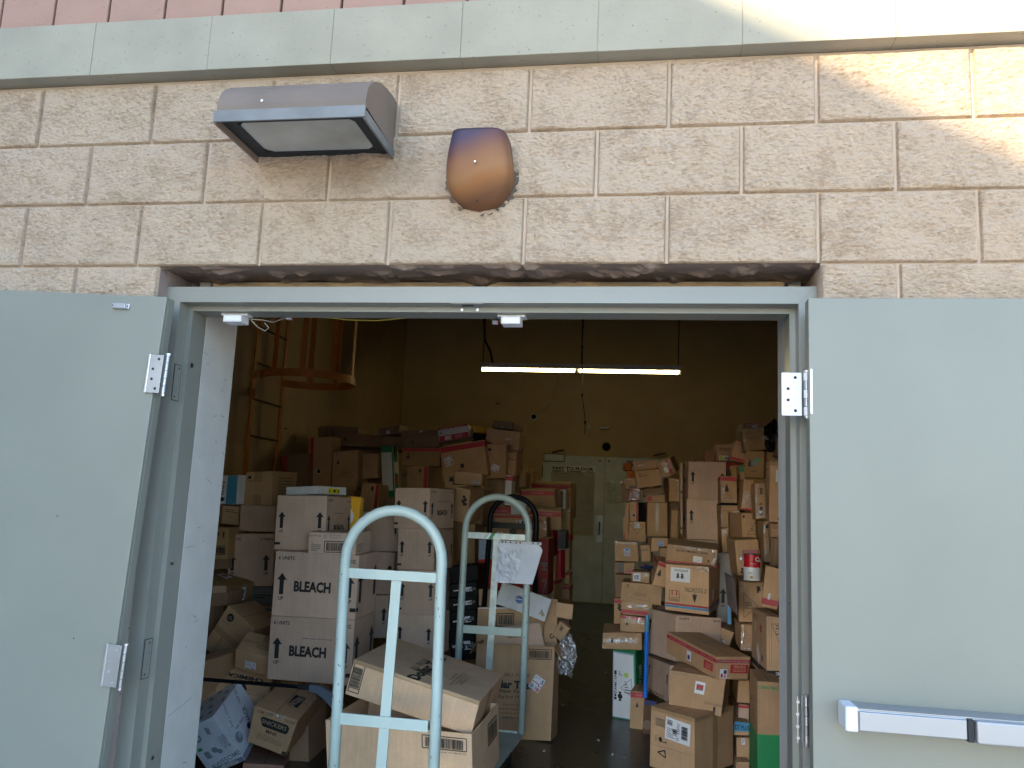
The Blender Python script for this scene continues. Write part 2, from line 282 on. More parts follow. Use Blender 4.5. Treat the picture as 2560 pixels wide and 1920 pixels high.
plain('ladder_paint',(.52,.165,.02),.5,var=.15); plain('rung',(.10,.06,.03),.7,var=.3); plain('bronze',(.18,.14,.11),.6,.0,.12,spec=.2,bump=.2,bs=90); plain('bronze_light',(.15,.155,.15),.5,.0,.22,sc=10,bump=.1)
plain('cart_paint',(.46,.565,.52),.38,var=.08,bump=.08,spec=.6,sc=5); plain('cart_chip',(.07,.07,.07),.6); plain('galv',(.50,.58,.56),.35,.2,.2,sc=30); plain('truck_black',(.008,.009,.011),.3,spec=.12)
plain('can_white',(.80,.82,.85),.3,var=.03); plain('can_red',(.60,.015,.03),.25); plain('tin',(.7,.7,.7),.2,1); plain('paper',(.74,.78,.86),.6,var=.03); plain('grey_board',(.46,.46,.43),.7,var=.1); plain('navy_wrap',(.02,.05,.22),.2,spec=.8,bump=.6,bs=40); plain('bounce_concrete',(.58,.55,.50),.9,var=.2,bump=.5,bs=80); plain('stucco',(.42,.36,.30),.9,var=.08,bump=.4,bs=60)
plain('blue_plastic',(.0,.17,.75),.3,spec=.6); plain('grab_grey',(.10,.13,.17),.4,var=.05); plain('black_bag',(.014,.014,.012),.3,bump=1,bs=30)
def floormat():
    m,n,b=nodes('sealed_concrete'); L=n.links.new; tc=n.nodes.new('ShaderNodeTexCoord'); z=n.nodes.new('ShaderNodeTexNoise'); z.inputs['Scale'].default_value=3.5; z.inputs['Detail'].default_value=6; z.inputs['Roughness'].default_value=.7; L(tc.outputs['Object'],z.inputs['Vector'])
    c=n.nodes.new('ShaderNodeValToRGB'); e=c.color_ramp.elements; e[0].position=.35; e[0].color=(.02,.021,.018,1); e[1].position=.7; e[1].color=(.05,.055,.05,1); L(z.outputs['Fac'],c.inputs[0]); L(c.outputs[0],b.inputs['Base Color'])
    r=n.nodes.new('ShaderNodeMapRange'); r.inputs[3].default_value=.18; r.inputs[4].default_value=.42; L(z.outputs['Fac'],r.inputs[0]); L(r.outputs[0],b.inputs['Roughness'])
    z2=n.nodes.new('ShaderNodeTexNoise'); z2.inputs['Scale'].default_value=40; L(tc.outputs['Object'],z2.inputs['Vector']); bp=n.nodes.new('ShaderNodeBump'); bp.inputs['Strength'].default_value=.15; bp.inputs['Distance'].default_value=.002; L(z2.outputs['Fac'],bp.inputs['Height']); L(bp.outputs[0],b.inputs['Normal']); MATS['floor']=m
floormat()
def sleevemat():
    m,n,b=nodes('sleeve_sheen'); b.inputs['Base Color'].default_value=(.74,.78,.87,1); b.inputs['Roughness'].default_value=.5; b.inputs['Coat Weight'].default_value=1; b.inputs['Coat Roughness'].default_value=.12
    tc=n.nodes.new('ShaderNodeTexCoord'); z=n.nodes.new('ShaderNodeTexNoise'); z.inputs['Scale'].default_value=16; z.inputs['Detail'].default_value=2; z.inputs['Distortion'].default_value=2.5; n.links.new(tc.outputs['Object'],z.inputs['Vector'])
    bp=n.nodes.new('ShaderNodeBump'); bp.inputs['Strength'].default_value=.5; bp.inputs['Distance'].default_value=.012; n.links.new(z.outputs['Fac'],bp.inputs['Height']); n.links.new(bp.outputs[0],b.inputs['Coat Normal']); n.links.new(bp.outputs[0],b.inputs['Normal']); MATS['sleeve']=m
sleevemat()
XL,XR,ZO=-1.95,.010,2.235
# ground outside, floor inside
g=MB(); g.poly([(-60,-60,-.02),(60,-60,-.02),(60,.0,-.02),(-60,.0,-.02)],'bounce_concrete'); tag(g.build('ground'),kind='structure')  # pale concrete, lightened to bounce more light into the doorway
g=MB(); g.poly([(-6,0,FZ),(4,0,FZ),(4,12,FZ),(-6,12,FZ)],'floor'); tag(g.build('floor'),kind='structure')
# ---- the store building
bld=empty('store_building',(-1,0,0)); tag(bld,'beige split-face block building wall with a pale painted band and pink scored blocks above','building')
def part(mb,name,parent=bld,**k):
    o=mb.build(name,parent,**k); o.location=Vector(o.location)-Vector(parent.location); return o
c=MB(); m='mortar'
c.box(-7,XL,.010,.39,-.02,ZO,m); c.box(XR,5,.010,.39,-.02,ZO,m); c.box(-7,5,.010,.39,ZO+.0005,2.853,m); part(c,'wall_core')
def relief(x,z,u,v,du,dv,seed):
    """split stone height (towards -y) at wall point"""
    e=min(u,du-u,v,dv-v); q=max(0,min(1,e/.012)); q=q*q*(3-2*q)
    h=noise.fractal(Vector((x*9+seed,z*13,seed*3.1)),.75,2.1,6)*.0042+noise.noise(Vector((x*4+seed*2,z*6,1)))*.003
    k=noise.noise(Vector((x*36+z*22,z*60-x*10,seed)))*.0017+noise.noise(Vector((x*95+z*40,z*150,seed)))*.0024
    return -.004*q-(h+k)*q*1.8-.002
w=MB(); vs=[];fs=[]
rows=[(ZO+.2032*2,0.),(ZO+.2032,.5),(ZO,0.),(ZO-.2032,.5),(ZO-.4064,0.)]+[(ZO-.2032*r,.5*(r%2)) for r in range(3,12)]
for ri,(z0,offk) in enumerate(rows):
    for k in range(-14,13):
        x0=(k+offk)*.4064+.008; x1=x0+.3984; z1=z0+.2
        segs=[(x0,x1)]
        if z0<ZO-.01:
            if x1>XL and x0<XR:
                segs=[]
                if x0<XL: segs.append((x0,XL))
                if x1>XR: segs.append((XR,x1))
        for a,b_ in segs:
            if b_-a<.03 or b_<-5 or a>3: continue
            hi=(z0>1.9 and b_>-3.0 and a<1.0); st=.0042 if hi else .03
            nx=max(2,int((b_-a)/st)); nz=max(2,int(.2/st)); i0=len(vs); sd=(k*7+ri*13)%97
            for j in range(nz+1):
                for i in range(nx+1):
                    u=(b_-a)*i/nx; v=.2*j/nz; edge=i in(0,nx) or j in(0,nz)
                    vs.append((a+u,.0095 if edge else relief(a+u,z0+v,u,v,b_-a,.2,sd),z0+v))
            for j in range(nz):
                for i in range(nx): q=i0+j*(nx+1)+i; fs.append((q,q+1,q+nx+2,q+nx+1))
w.add(vs,fs,'block'); part(w,'split_face_courses',smooth=False)
# painted band, then pink scored blocks
w=MB(); ZB=2.8545
for k in range(-15,13):
    x0=(k+.5)*.4064+.0003; x1=x0+.4058; ex=random.uniform(-.0012,.0012)
    v,f=gridbox(.4058,.14,.183,.0022,8); w.add([Vector(p)+Vector(((x0+x1)/2,.019+ex,ZB+.0915)) for p in v],f,'band_paint')
w.box(-5.8,5.2,-.0485,.08,ZB+.002,ZB+.181,'band_paint'); part(w,'painted_band')
w=MB()
for k in range(-30,26):
    x0=.2032*k+.004
    for r in range(0,9):
        v,f=gridbox(.1952,.12,.196,.005,3); w.add([Vector(p)+Vector((x0+.0976,.058,3.0395+.2032*r+.1)) for p in v],f,'pink_paint')
part(w,'pink_blocks')
c=MB(); c.box(-7,5,.03,.39,2.8535,4.9,'mortar'); part(c,'upper_core')
# rough underside of the lintel, the timber strip, the painted end of the wall inside
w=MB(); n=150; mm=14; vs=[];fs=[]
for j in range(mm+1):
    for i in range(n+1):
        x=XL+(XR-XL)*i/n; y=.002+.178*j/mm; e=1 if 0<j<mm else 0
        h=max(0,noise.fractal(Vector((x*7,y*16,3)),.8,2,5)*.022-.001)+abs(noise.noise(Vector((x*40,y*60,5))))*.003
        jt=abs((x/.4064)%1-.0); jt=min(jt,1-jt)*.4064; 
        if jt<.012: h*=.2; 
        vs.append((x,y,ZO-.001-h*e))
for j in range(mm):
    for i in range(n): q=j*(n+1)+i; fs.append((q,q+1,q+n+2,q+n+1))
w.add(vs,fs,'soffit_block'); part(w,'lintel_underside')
w=MB(); w.box(XL+.09,XR-.07,.166,.20,2.17,2.229,'timber'); part(w,'timber_strip')
w=MB(); w.box(XL-.06,XL+.0005,.0105,.19,-.02,ZO-.002,'pink_block'); part(w,'jamb_block')
w=MB()
for i in range(10): v,f=gridbox(.05,.022,.2,.005,6); w.add([Vector((p.x+noise.noise(Vector(p)*30+Vector((i,0,0)))*.004,p.y+noise.noise(Vector(p)*45+Vector((0,i,0)))*.004,p.z))+Vector((XL-.0255,.0005,.1+.2032*i)) for p in v],f,'pink_raw')
part(w,'cut_block_edge')
w=MB(); w.box(XL+.03,XL+.067,.1905,.393,-.02,2.5,'white_wall')
part(w,'painted_wall_end')
w=MB(); w.box(XR-.055,XR-.02,.1905,.393,-.02,2.5,'white_wall'); part(w,'wall_end')
w=MB(); rr=random.Random(5)
for i in range(26):  # chips and scuffs in the white paint
    y=rr.uniform(.21,.38); z=rr.uniform(.5,2.05); l=rr.uniform(.004,.03) if rr.random()<.4 else .005; a=rr.uniform(-.5,.5)
    p=[(0,y,z),(0,y+l*math.cos(a),z+l*math.sin(a))]; t=.0011
    w.poly([(XL+.0676,p[0][1],p[0][2]-t),(XL+.0676,p[1][1],p[1][2]-t),(XL+.0676,p[1][1],p[1][2]+t),(XL+.0676,p[0][1],p[0][2]+t)],'g')
for (y0,z0,y1,z1) in ((.2,.86,.33,.89),(.2,1.37,.25,1.375),(.195,2.0,.22,1.995)): w.poly([(XL+.0676,y0,z0),(XL+.0676,y1,z1),(XL+.0676,y1,z1+.0016),(XL+.0676,y0,z0+.0016)],'g')
part(w,'paint_chips')
# inside of the room
w=MB(); yb=11.5
w.box(-7,4,yb,yb+.2,0,5.2,'room_wall'); part(w,'rear_wall')
w=MB(); w.add([(-3.72,.39,0),(-4.69,yb,0),(-4.69,yb,5.2),(-3.72,.39,5.2),(-4.0,.39,0),(-5.0,yb,0),(-5.0,yb,5.2),(-4.0,.39,5.2)],[(0,3,2,1),(4,5,6,7),(3,7,6,2)],'room_wall'); w.box(-5,-3.72,.37,.392,0,5.2,'room_wall'); part(w,'side_wall')
w=MB(); w.box(2.1,2.3,.39,yb,0,5.2,'room_wall'); part(w,'side_wall')
w=MB(); w.box(-5,2.3,.3,yb+.1,5.0,5.2,'ceiling'); part(w,'roof_deck')
w=MB(); w.box(-3.72,XL,.3905,.398,0,5.0,'room_wall'); w.box(XR,2.1,.3905,.398,0,5.0,'room_wall'); w.box(XL,XR,.3905,.398,2.3,5.0,'room_wall'); part(w,'inner_lining')
w=MB(); rr=random.Random(9)
for i in range(12):
    y=rr.uniform(5.6,7.6); z=rr.uniform(2.0,2.9); l=rr.uniform(.03,.12); x=-3.72-.0873*(y-.39)+.002; w.poly([(x,y,z),(x-.0873*l,y+l,z+.01),(x-.0873*l,y+l,z+.022),(x,y,z+.01)],'dark')
part(w,'scuff_marks')
# unseen wing, added left of the camera so its roof edge throws the slanting shade
wg=empty('shade_wing',(-7,-14,0)); tag(wg,'unseen stucco wing added left of the doorway to throw the slanting shade','building')
w=MB(); w.box(-12,-6,-11.9,-.6,0,6.447,'stucco'); part(w,'shade_wing_wall',wg)
w=MB(); w.box(-12,-5.98,-11.92,-.58,5.9,6.02,'stucco'); part(w,'shade_wing_ledge',wg)
# ================================================================ door frame
df=empty('door_frame',(-.97,.1,0)); tag(df,'painted grey green steel double door frame set in the block wall','door frame')
w=MB(); prof=[(0.001,.055),(.05,.055),(.05,.107),(.066,.107),(.066,.190),(.001,.190)]; ZT=2.184
loopv=[]
for o_,y in prof: loopv.append([(XL+o_,y,-.02),(XL+o_,y,ZT-o_),(XR-o_,y,ZT-o_),(XR-o_,y,-.02)])
for a in range(5):
    for s_ in range(3): w.poly([loopv[a][s_],loopv[a+1][s_],loopv[a+1][s_+1],loopv[a][s_+1]],'frame_paint')
part(w,'frame_channel',df)
w=MB() # mitre seams, hinge mortises, fixing screws
for x,s_ in ((XL,1),(XR,-1)): w.poly([(x+s_*.001,.0545,ZT-.001),(x+s_*.0024,.0545,ZT-.001),(x+s_*.051,.0545,ZT-.0504),(x+s_*.05,.0545,ZT-.0508)],'g')
part(w,'mitre_seam',df)
for z in (1.882,1.052):
    w=MB(); X=XL+.0504
    w.box(X,X+.0012,.060,.1,z-.057,z+.057,'dark'); w.box(X+.0012,X+.0016,.063,.0975,z-.055,z+.055,'frame_paint')
    for dz,y in ((-.045,.075),(.045,.085),(-.016,.08),(.016,.088)): w.disc((X+.0019,y,z+dz),(0,1,0),(0,0,1),.0036 if abs(dz)>.03 else .002,'dark')
    part(w,'hinge_mortise',df)
for x,y,z,s_ in ((XL+.0664,.13,1.946,1),(XL+.0664,.134,1.326,1),(XL+.0664,.14,.757,1),(XR-.0664,.13,1.318,-1)):
    w=MB(); w.disc((x+s_*.0006,y,z),(0,1,0),(0,0,1),.0085,'steel'); w.disc((x+s_*.0009,y+.0015,z),(0,1,0),(0,0,1),.0055,'dark'); part(w,'anchor_hole',df)
w=MB(); w.box(-1.03,-.93,.06,.1,ZT-.0514,ZT-.0504,'steel_dull'); w.box(-1.0,-.965,.075,.09,ZT-.0522,ZT-.0514,'dark'); part(w,'strike_plate',df)
for x in (-1.005,-.957):
    w=MB(); w.cyl((x,.1065,2.126),(x,.104,2.126),.0042,'steel',12); part(w,'screw',df)
def sensor(x0,x1,lab):
    w=MB(); w.box(x0,x1,.135,.175,2.112,2.1178,'white_plastic',.001); w.box(x0+.013,x1-.013,.125,.178,2.088,2.112,'white_plastic',.003)
    o=w.build('door_contact'); tag(o,lab,'sensor','magnetic door contacts'); s=MB(); s.box(x0+.018,x1-.018,.1238,.125,2.094,2.106,'paper',.001); s.build('cover_slot',o)
sensor(-1.803,-1.714,'white plastic door contact under the frame head at the left'); sensor(-.901,-.816,'white plastic door contact under the middle of the frame head')
w=MB(); P=lambda pts:[Vector(p) for p in pts]
w.tube([(-1.715,.16,2.105),(-1.69,.2,2.112),(-1.675,.24,2.114),(-1.655,.3,2.145)],.0016,'wire_grey',6); 
w.tube([(-1.71,.16,2.10),(-1.70,.19,2.085),(-1.69,.22,2.08),(-1.688,.24,2.095),(-1.70,.23,2.11)],.0013,'wire_grey',6)
w.tube([(-1.64,.3,2.145),(-1.56,.34,2.158),(-1.46,.36,2.152),(-1.36,.36,2.150),(-1.26,.36,2.160),(-1.2,.37,2.18),(-1.1,.38,2.19),(-1.03,.38,2.18),(-.98,.38,2.168),(-.955,.38,2.155)],.0018,'wire_yellow',6)
w.tube([(-.95,.38,2.155),(-.9,.38,2.158),(-.85,.38,2.162),(-.78,.38,2.178),(-.7,.38,2.2)],.0018,'wire_yellow',6); w.tube([(-.98,.385,2.19),(-.92,.385,2.166),(-.86,.385,2.163),(-.8,.385,2.175)],.0015,'wire_yellow',6)
o=w.build('sensor_wiring'); tag(o,'thin yellow wires looping along the inside of the frame head','wire')
for x,y,z in ((-1.648,.3,2.143),(-.955,.38,2.151)):
    w=MB(); w.box(x-.008,x+.010,y-.006,y+.006,z-.006,z+.006,'white_plastic',.001); w.box(x+.010,x+.014,y-.005,y+.005,z-.004,z+.005,'r',.001); w.build('wire_connector',o)
# ---- door leaves folded back against the wall
def leaf(name,x0,x1,lab,grp='door leaves folded back against the wall',rot=0,piv=None):
    e=empty(name,piv,(0,rot,0)); tag(e,lab,'door',grp)
    def pt(mb,nm,par=e,sm=False):
        o=mb.build(nm,None,smooth=sm); o.parent=par; o.location=-Vector(piv); 
        if par is not e: o.location=(0,0,0)
        return o
    w=MB(); v,f=gridbox(x1-x0,.045,2.09,.0022,6); w.add([Vector(p)+Vector(((x0+x1)/2,-.0375,.03+1.045)) for p in v],f,'door_paint'); pt(w,'door_panel')
    return e,pt
# left
e,pt=leaf('door_leaf',-2.78,-1.873,'plain grey green steel door leaf at the left, tilted off its frame',rot=R_(2.1),piv=(-1.873,-.0375,2.118))
w=MB(); w.box(-1.8728,-1.8712,-.048,-.027,.1,2.10,'frame_paint'); pt(w,'edge_seam')
w=MB(); w.box(-2.042,-1.998,-.072,-.0605,2.076,2.093,'alu',.002); w.box(-1.998,-1.988,-.066,-.0605,2.077,2.092,'steel',.001); w.disc((-1.993,-.0664,2.0845),(1,0,0),(0,0,1),.0025,'dark'); w.disc((-2.038,-.0724,2.0845),(1,0,0),(0,0,1),.0022,'dark'); pt(w,'latch_clip')
for q in ((-2.007,1.114),(-2.12,1.45)):
    w=MB(); w.disc((q[0],-.0603,q[1]),(1,0,0),(0,0,1),.0022,'dark'); pt(w,'screw_hole')
def hinge(X0,X1,XK,yk,z,pt,m1='steel',m2='dark',y=-.066,out=False):
    w=MB(); w.box(X0,X1,y-.0017,y+.0017,z-.057,z+.057,m1,.0008)
    if out: w.box(X0-.006,X0,y-.003,y+.02,z-.058,z+.058,'steel',.001)
    o=pt(w,'hinge')
    h=MB(); mx=(X0+X1)/2; q=(X1-X0)*.18
    for dz,dx in ((.044,q),(.014,-q),(-.016,-q),(-.044,q)):
        h=MB(); h.disc((mx+dx,y-.0021,z+dz),(1,0,0),(0,0,1),.0042,m2,14); pt(h,'screw_hole',o)
    h=MB(); zz=z-.062
    for k in range(5): h.tube([(XK,yk,z-.057+.0228*k+.0006),(XK,yk,z-.057+.0228*(k+1)-.0006)],.0062,m1 if k%2==0 else 'steel_dull',14)
    h.tube([(XK,yk,z-.064),(XK,yk,z-.057)],.005,'steel',12); h.tube([(XK,yk,z+.057),(XK,yk,z+.063)],.007,'steel',12); pt(h,'knuckle',o); return o
hinge(-1.892,-1.85,-1.840,-.06,1.885,pt,'steel_dull',out=True); hinge(-1.892,-1.85,-1.842,-.06,1.055,pt,'steel_dull','steel',out=True)
# right
e,pt=leaf('door_leaf',-.036,.875,'plain grey green steel door leaf at the right, carrying the push bar',rot=0,piv=(-.036,-.0375,2.118))
hinge(-.099,-.048,-.038,-.030,1.869,pt,'white_plastic','dark',y=-.0235)
w=MB(); w.box(-.0335,-.028,-.064,-.0605,1.812,1.93,'steel',.001); pt(w,'hinge_leaf')
o=hinge(-.0535,-.0505,-.032,.045,1.037,pt,'steel','steel',y=.05)
w=MB(); w.box(XR-.0512,XR-.0502,.058,.1,.98,1.094,'steel_dull')
for dz,y in ((.044,.08),(.014,.072),(-.016,.072),(-.044,.08)): w.disc((XR-.0516,y,1.037+dz),(0,1,0),(0,0,1),.004,'steel',12)
pt(w,'hinge_leaf')
# push bar
w=MB(); zc=1.088; w.box(.026,.86,-.135,-.0605,zc-.026,zc+.026,'alu',.007); o=pt(w,'push_bar')
w=MB(); w.box(.022,.052,-.14,-.0605,zc-.028,zc+.029,'white_plastic',.006); pt(w,'end_cap',o)
w=MB(); w.box(.0525,.285,-.1425,-.1345,zc-.023,zc+.02,'alu',.003); pt(w,'bar_cover',o)
w=MB(); w.box(.286,.30,-.1445,-.10,zc-.028,zc+.022,'dark',.002); pt(w,'bar_gap',o)
w=MB(); w.box(.302,.86,-.152,-.1345,zc-.029,zc+.022,'alu',.005); pt(w,'push_pad',o)
w=MB(); w.box(.05,.86,-.1365,-.134,zc+.0235,zc+.0255,'steel_dull'); pt(w,'bar_groove',o)
# ================================================================ wall fittings
pk=empty('wall_light',(-1.434,0,2.57)); tag(pk,'weathered bronze wall pack light with a rounded hood and glass underneath','wall light')
x0,x1=-1.652,-1.217; prof=[(-.004,2.592),(-.262,2.6005),(-.262,2.619),(-.255,2.648),(-.246,2.665),(-.232,2.681),(-.2,2.705),(-.15,2.727),(-.1,2.738),(-.046,2.744),(-.004,2.744)]
w=MB(); N=len(prof)
for i in range(1,N-1): w.add([(x0,prof[i][0],prof[i][1]),(x1,prof[i][0],prof[i][1]),(x1,prof[i+1][0],prof[i+1][1]),(x0,prof[i+1][0],prof[i+1][1])],[(0,1,2,3)],'bronze')
w.poly([(x1,y,z) for y,z in prof],'bronze'); w.poly([(x0,y,z) for y,z in reversed(prof)],'bronze'); part(w,'hood',pk)
fr=MB(); y0=-.268
fr.box(x0-.003,x1+.003,y0-.002,y0+.004,2.566,2.599,'bronze_light'); fr.box(x0-.003,x0+.003,y0+.004,-.002,2.562,2.586,'bronze'); fr.box(x1-.003,x1+.003,y0+.004,-.002,2.562,2.589,'bronze_light')
fr.box(x0+.003,x1-.003,y0+.004,-.23,2.5795,2.585,'dark'); fr.box(x0+.003,x1-.003,-.035,-.004,2.5795,2.585,'dark'); fr.box(x0+.003,x0+.045,-.23,-.035,2.5795,2.585,'dark'); fr.box(x1-.045,x1-.003,-.23,-.035,2.5795,2.585,'dark'); fo=part(fr,'lens_frame',pk)
def glassmat():
    m,n,b=nodes('dusty_glass'); b.inputs['Base Color'].default_value=(.33,.34,.31,1); b.inputs['Roughness'].default_value=.3; b.inputs['Coat Weight'].default_value=.5
    tc=n.nodes.new('ShaderNodeTexCoord'); z=n.nodes.new('ShaderNodeTexNoise'); z.inputs['Scale'].default_value=4; z.inputs['Detail'].default_value=5; n.links.new(tc.outputs['Object'],z.inputs['Vector']); cr=n.nodes.new('ShaderNodeValToRGB'); cr.color_ramp.elements[0].color=(.22,.23,.2,1); cr.color_ramp.elements[1].color=(.46,.47,.44,1); cr.color_ramp.elements[0].position=.35; cr.color_ramp.elements[1].position=.7; n.links.new(z.outputs['Fac'],cr.inputs[0]); n.links.new(cr.outputs[0],b.inputs['Base Color']); MATS['dglass']=m
glassmat()
w=MB(); a,b_=x0+.045,x1-.045; ya,yb2=-.23,-.035; q=.022; w.poly([(a+q,ya,2.583),(b_-q,ya,2.583),(b_,ya+q,2.583),(b_,yb2-q,2.583),(b_-q,yb2,2.583),(a+q,yb2,2.583),(a,yb2-q,2.583),(a,ya+q,2.583)],'dglass'); part(w,'lens',pk)
w=MB(); w.disc((x0+.135,-.2675,2.625),(1,0,0),(0,.1,1),.004,'w',7); part(w,'bird_spot',pk)
# stained concrete-coloured caulk below both fittings
# copper coloured sconce
def coppermat():
    m,n,b=nodes('heat_tinted_copper'); L=n.links.new; b.inputs['Metallic'].default_value=.1; b.inputs['Roughness'].default_value=.5; b.inputs['Specular IOR Level'].default_value=.2
    tc=n.nodes.new('ShaderNodeTexCoord'); mp=n.nodes.new('ShaderNodeSeparateXYZ'); L(tc.outputs['Object'],mp.inputs[0])
    z=n.nodes.new('ShaderNodeTexNoise'); z.inputs['Scale'].default_value=6; z.inputs['Detail'].default_value=5; L(tc.outputs['Object'],z.inputs['Vector'])
    def mth(op,a,b2):
        q=n.nodes.new('ShaderNodeMath'); q.operation=op
        for i,s_ in enumerate((a,b2)):
            if isinstance(s_,(int,float)): q.inputs[i].default_value=s_
            else: L(s_,q.inputs[i])
        return q.outputs[0]
    # patina runs from violet at the top left corner to orange at the lower right
    t=mth('ADD',mth('MULTIPLY',mp.outputs[2],-4.6),mth('MULTIPLY',mp.outputs[0],1.6)); t=mth('ADD',t,mth('MULTIPLY',z.outputs['Fac'],.22)); t=mth('ADD',t,.36)
    cr=n.nodes.new('ShaderNodeValToRGB'); e=cr.color_ramp.elements; e[0].position=.0; e[0].color=(.045,.04,.07,1); e[1].position=1; e[1].color=(.15,.07,.035,1)
    for p,c_ in ((.2,(.06,.045,.075,1)),(.36,(.125,.06,.055,1)),(.52,(.20,.095,.05,1)),(.72,(.26,.13,.06,1)),(.84,(.25,.11,.04,1))): k=e.new(p); k.color=c_
    L(t,cr.inputs[0]); L(cr.outputs[0],b.inputs['Base Color']); MATS['copper']=m
coppermat()
sc=empty('wall_sconce',(-.94,0,2.53)); tag(sc,'heat stained copper and violet half dome cover bolted to the wall','wall cover')
w=MB(); vs=[];fs=[]; NT,NA=26,28
for i in range(NT+1):
    t=i/NT; z=.070-.21*t
    a=.081+.015*math.sin(min(t/.55,1)*math.pi/2)
    if t>.55: a*=math.sqrt(max(0,1-((t-.55)/.45)**2.1))
    bb=.100*math.sqrt(max(0,1-(t)**2.6))+.010*(1-t)
    if t>.985: a=max(a,.004); bb=.012
    if i==NT: a,bb=.002,.004
    for j in range(NA+1):
        th=math.pi*j/NA; cx=math.cos(th);sy=math.sin(th); ex=.42
        vs.append((-a*math.copysign(abs(cx)**ex,cx),-bb*abs(sy)**ex-.004,z))
for i in range(NT):
    for j in range(NA): q=i*(NA+1)+j; fs.append((q,q+NA+1,q+NA+2,q+1))
fs.append(tuple(range(NA,-1,-1))); w.add(vs,fs,'copper'); o=w.build('cover_shell',sc,smooth=True)
w=MB(); w.disc((0,-.1135,-.03),(1,0,0),(0,-.05,1),.0042,'dark'); w.disc((.0005,-.1142,-.0305),(1,0,0),(0,-.05,1),.0024,'steel'); w.build('screw',sc)
w=MB(); w.disc((.0,-.052,-.124),(1,0,0),(0,.9,-.6),.003,'dark'); w.build('screw',sc)
w=MB(); rr=random.Random(3); vs=[];fs=[]; K=46
for i in range(K+1):
    th=math.pi*(-.05+1.1*i/K); R1=.103+rr.uniform(.0,.012)
    for r_,y in ((.084,-.006),(R1,-.008),(R1+.004,.003)): vs.append((r_*math.cos(th),y,-.03-r_*1.1*math.sin(th)))
for i in range(K):
    for j in range(2): q=i*3+j; fs.append((q,q+1,q+4,q+3))
w.add(vs,fs,'caulk'); w.build('old_caulk',sc)
# ================================================================ far wall
bd=empty('rear_double_door',(-1.12,yb,FZ)); tag(bd,'pale grey double door in the far wall at the end of the aisle','door')
w=MB(); w.box(-2.215,-2.165,yb-.03,yb-.001,FZ,2.53,'room_wall'); w.box(-.07,-.02,yb-.03,yb-.001,FZ,2.53,'room_wall'); w.box(-2.165,-.07,yb-.03,yb-.001,2.48,2.53,'room_wall'); part(w,'frame',bd)
for a,b_ in ((-2.163,-1.125),(-1.119,-.072)):
    w=MB(); w.box(a,b_,yb-.022,yb-.001,FZ+.01,2.475,'back_door',.002); part(w,'leaf',bd)
w=MB(); w.box(-1.125,-1.119,yb-.012,yb-.001,FZ+.01,2.475,'dark'); part(w,'gap',bd)
w=MB(); w.box(-2.14,-1.81,yb-.07,yb-.023,2.375,2.485,'paper',.004); w.box(-2.15,-1.80,yb-.06,yb-.023,2.365,2.495,'dark'); part(w,'closer_box',bd)
for x in (-2.0,-.33):
    w=MB(); w.tube([(x,yb-.08,2.52),(x+.12,yb-.2,2.54),(x+.18,yb-.06,2.56)],.012,'dark',8); part(w,'closer_arm',bd)
for x in (-1.21,-1.06):
    w=MB(); w.tube([(x,yb-.03,2.42),(x,yb-.06,2.42)],.025,'white_plastic',12); w.tube([(x,yb-.06,2.40),(x,yb-.065,2.40)],.015,'dark',10); part(w,'magnet_puck',bd)
w=MB(); w.box(-1.245,-1.135,yb-.028,yb-.022,1.07,1.52,'steel_dull',.002); hp=part(w,'pull_plate',bd)
w=MB(); w.tube([(-1.19,yb-.03,1.40),(-1.19,yb-.065,1.38),(-1.19,yb-.065,1.22),(-1.19,yb-.03,1.20)],.012,'dark',8); part(w,'pull_handle',bd)
w=MB(); w.box(-2.172,-2.160,yb-.034,yb-.03,2.1,2.3,'dark'); part(w,'hinge',bd)
ps=MB(); Pz0,Pz1=1.17,2.30; px0,px1=-2.02,-1.29; ps.box(px0,px1,yb-.030,yb-.0235,Pz0,Pz1,'grey_board'); sf=Surf((px0,yb-.0302,Pz0),(1,0,0),(0,0,1),px1-px0,Pz1-Pz0,ps)
sf.rect(.0,.915,1,1.0,'w'); sf.txt(.5,.965,.045,'FAST TO FLOOR','k',wf=.96); sf.txt(.5,.925,.027,'FREIGHT   PLANNING   TOOL','k',wf=.96)
for v in (.86,.83,.62,.57,.47,.36,.27,.2): sf.line((.03,v),(.97,v),.002,'g')
for u in (.03,.4,.83,.9,.97): sf.line((u,.2),(u,.86),.002,'g')
rr=random.Random(2)
for i in range(22): sf.lines(.84,.24+i*.027,.96,.25+i*.027,1,'g')
for i in range(6): sf.lines(rr.uniform(.05,.3),.88+.0*i,rr.uniform(.4,.8),.895,1,'g')
for i in range(9): sf.rect(.2+i*.085,.03,.22+i*.085,.05,'r')
tag(ps.build('wall_chart'),'large worn planning chart with a FAST TO FLOOR heading on the rear door','chart')
w=MB(); rr=random.Random(12); G=[[(-1.085+.245*i/7+rr.uniform(-.01,.01),yb-.03-rr.uniform(0,.03),1.72+.36*j/9+rr.uniform(-.01,.01)) for j in range(10)] for i in range(8)]
for i in range(7):
    for j in range(9): w.poly([G[i][j],G[i+1][j],G[i+1][j+1],G[i][j+1]],'film')
tag(w.build('plastic_sleeve'),'crumpled clear plastic sleeve taped to the right leaf of the rear door','plastic sleeve')
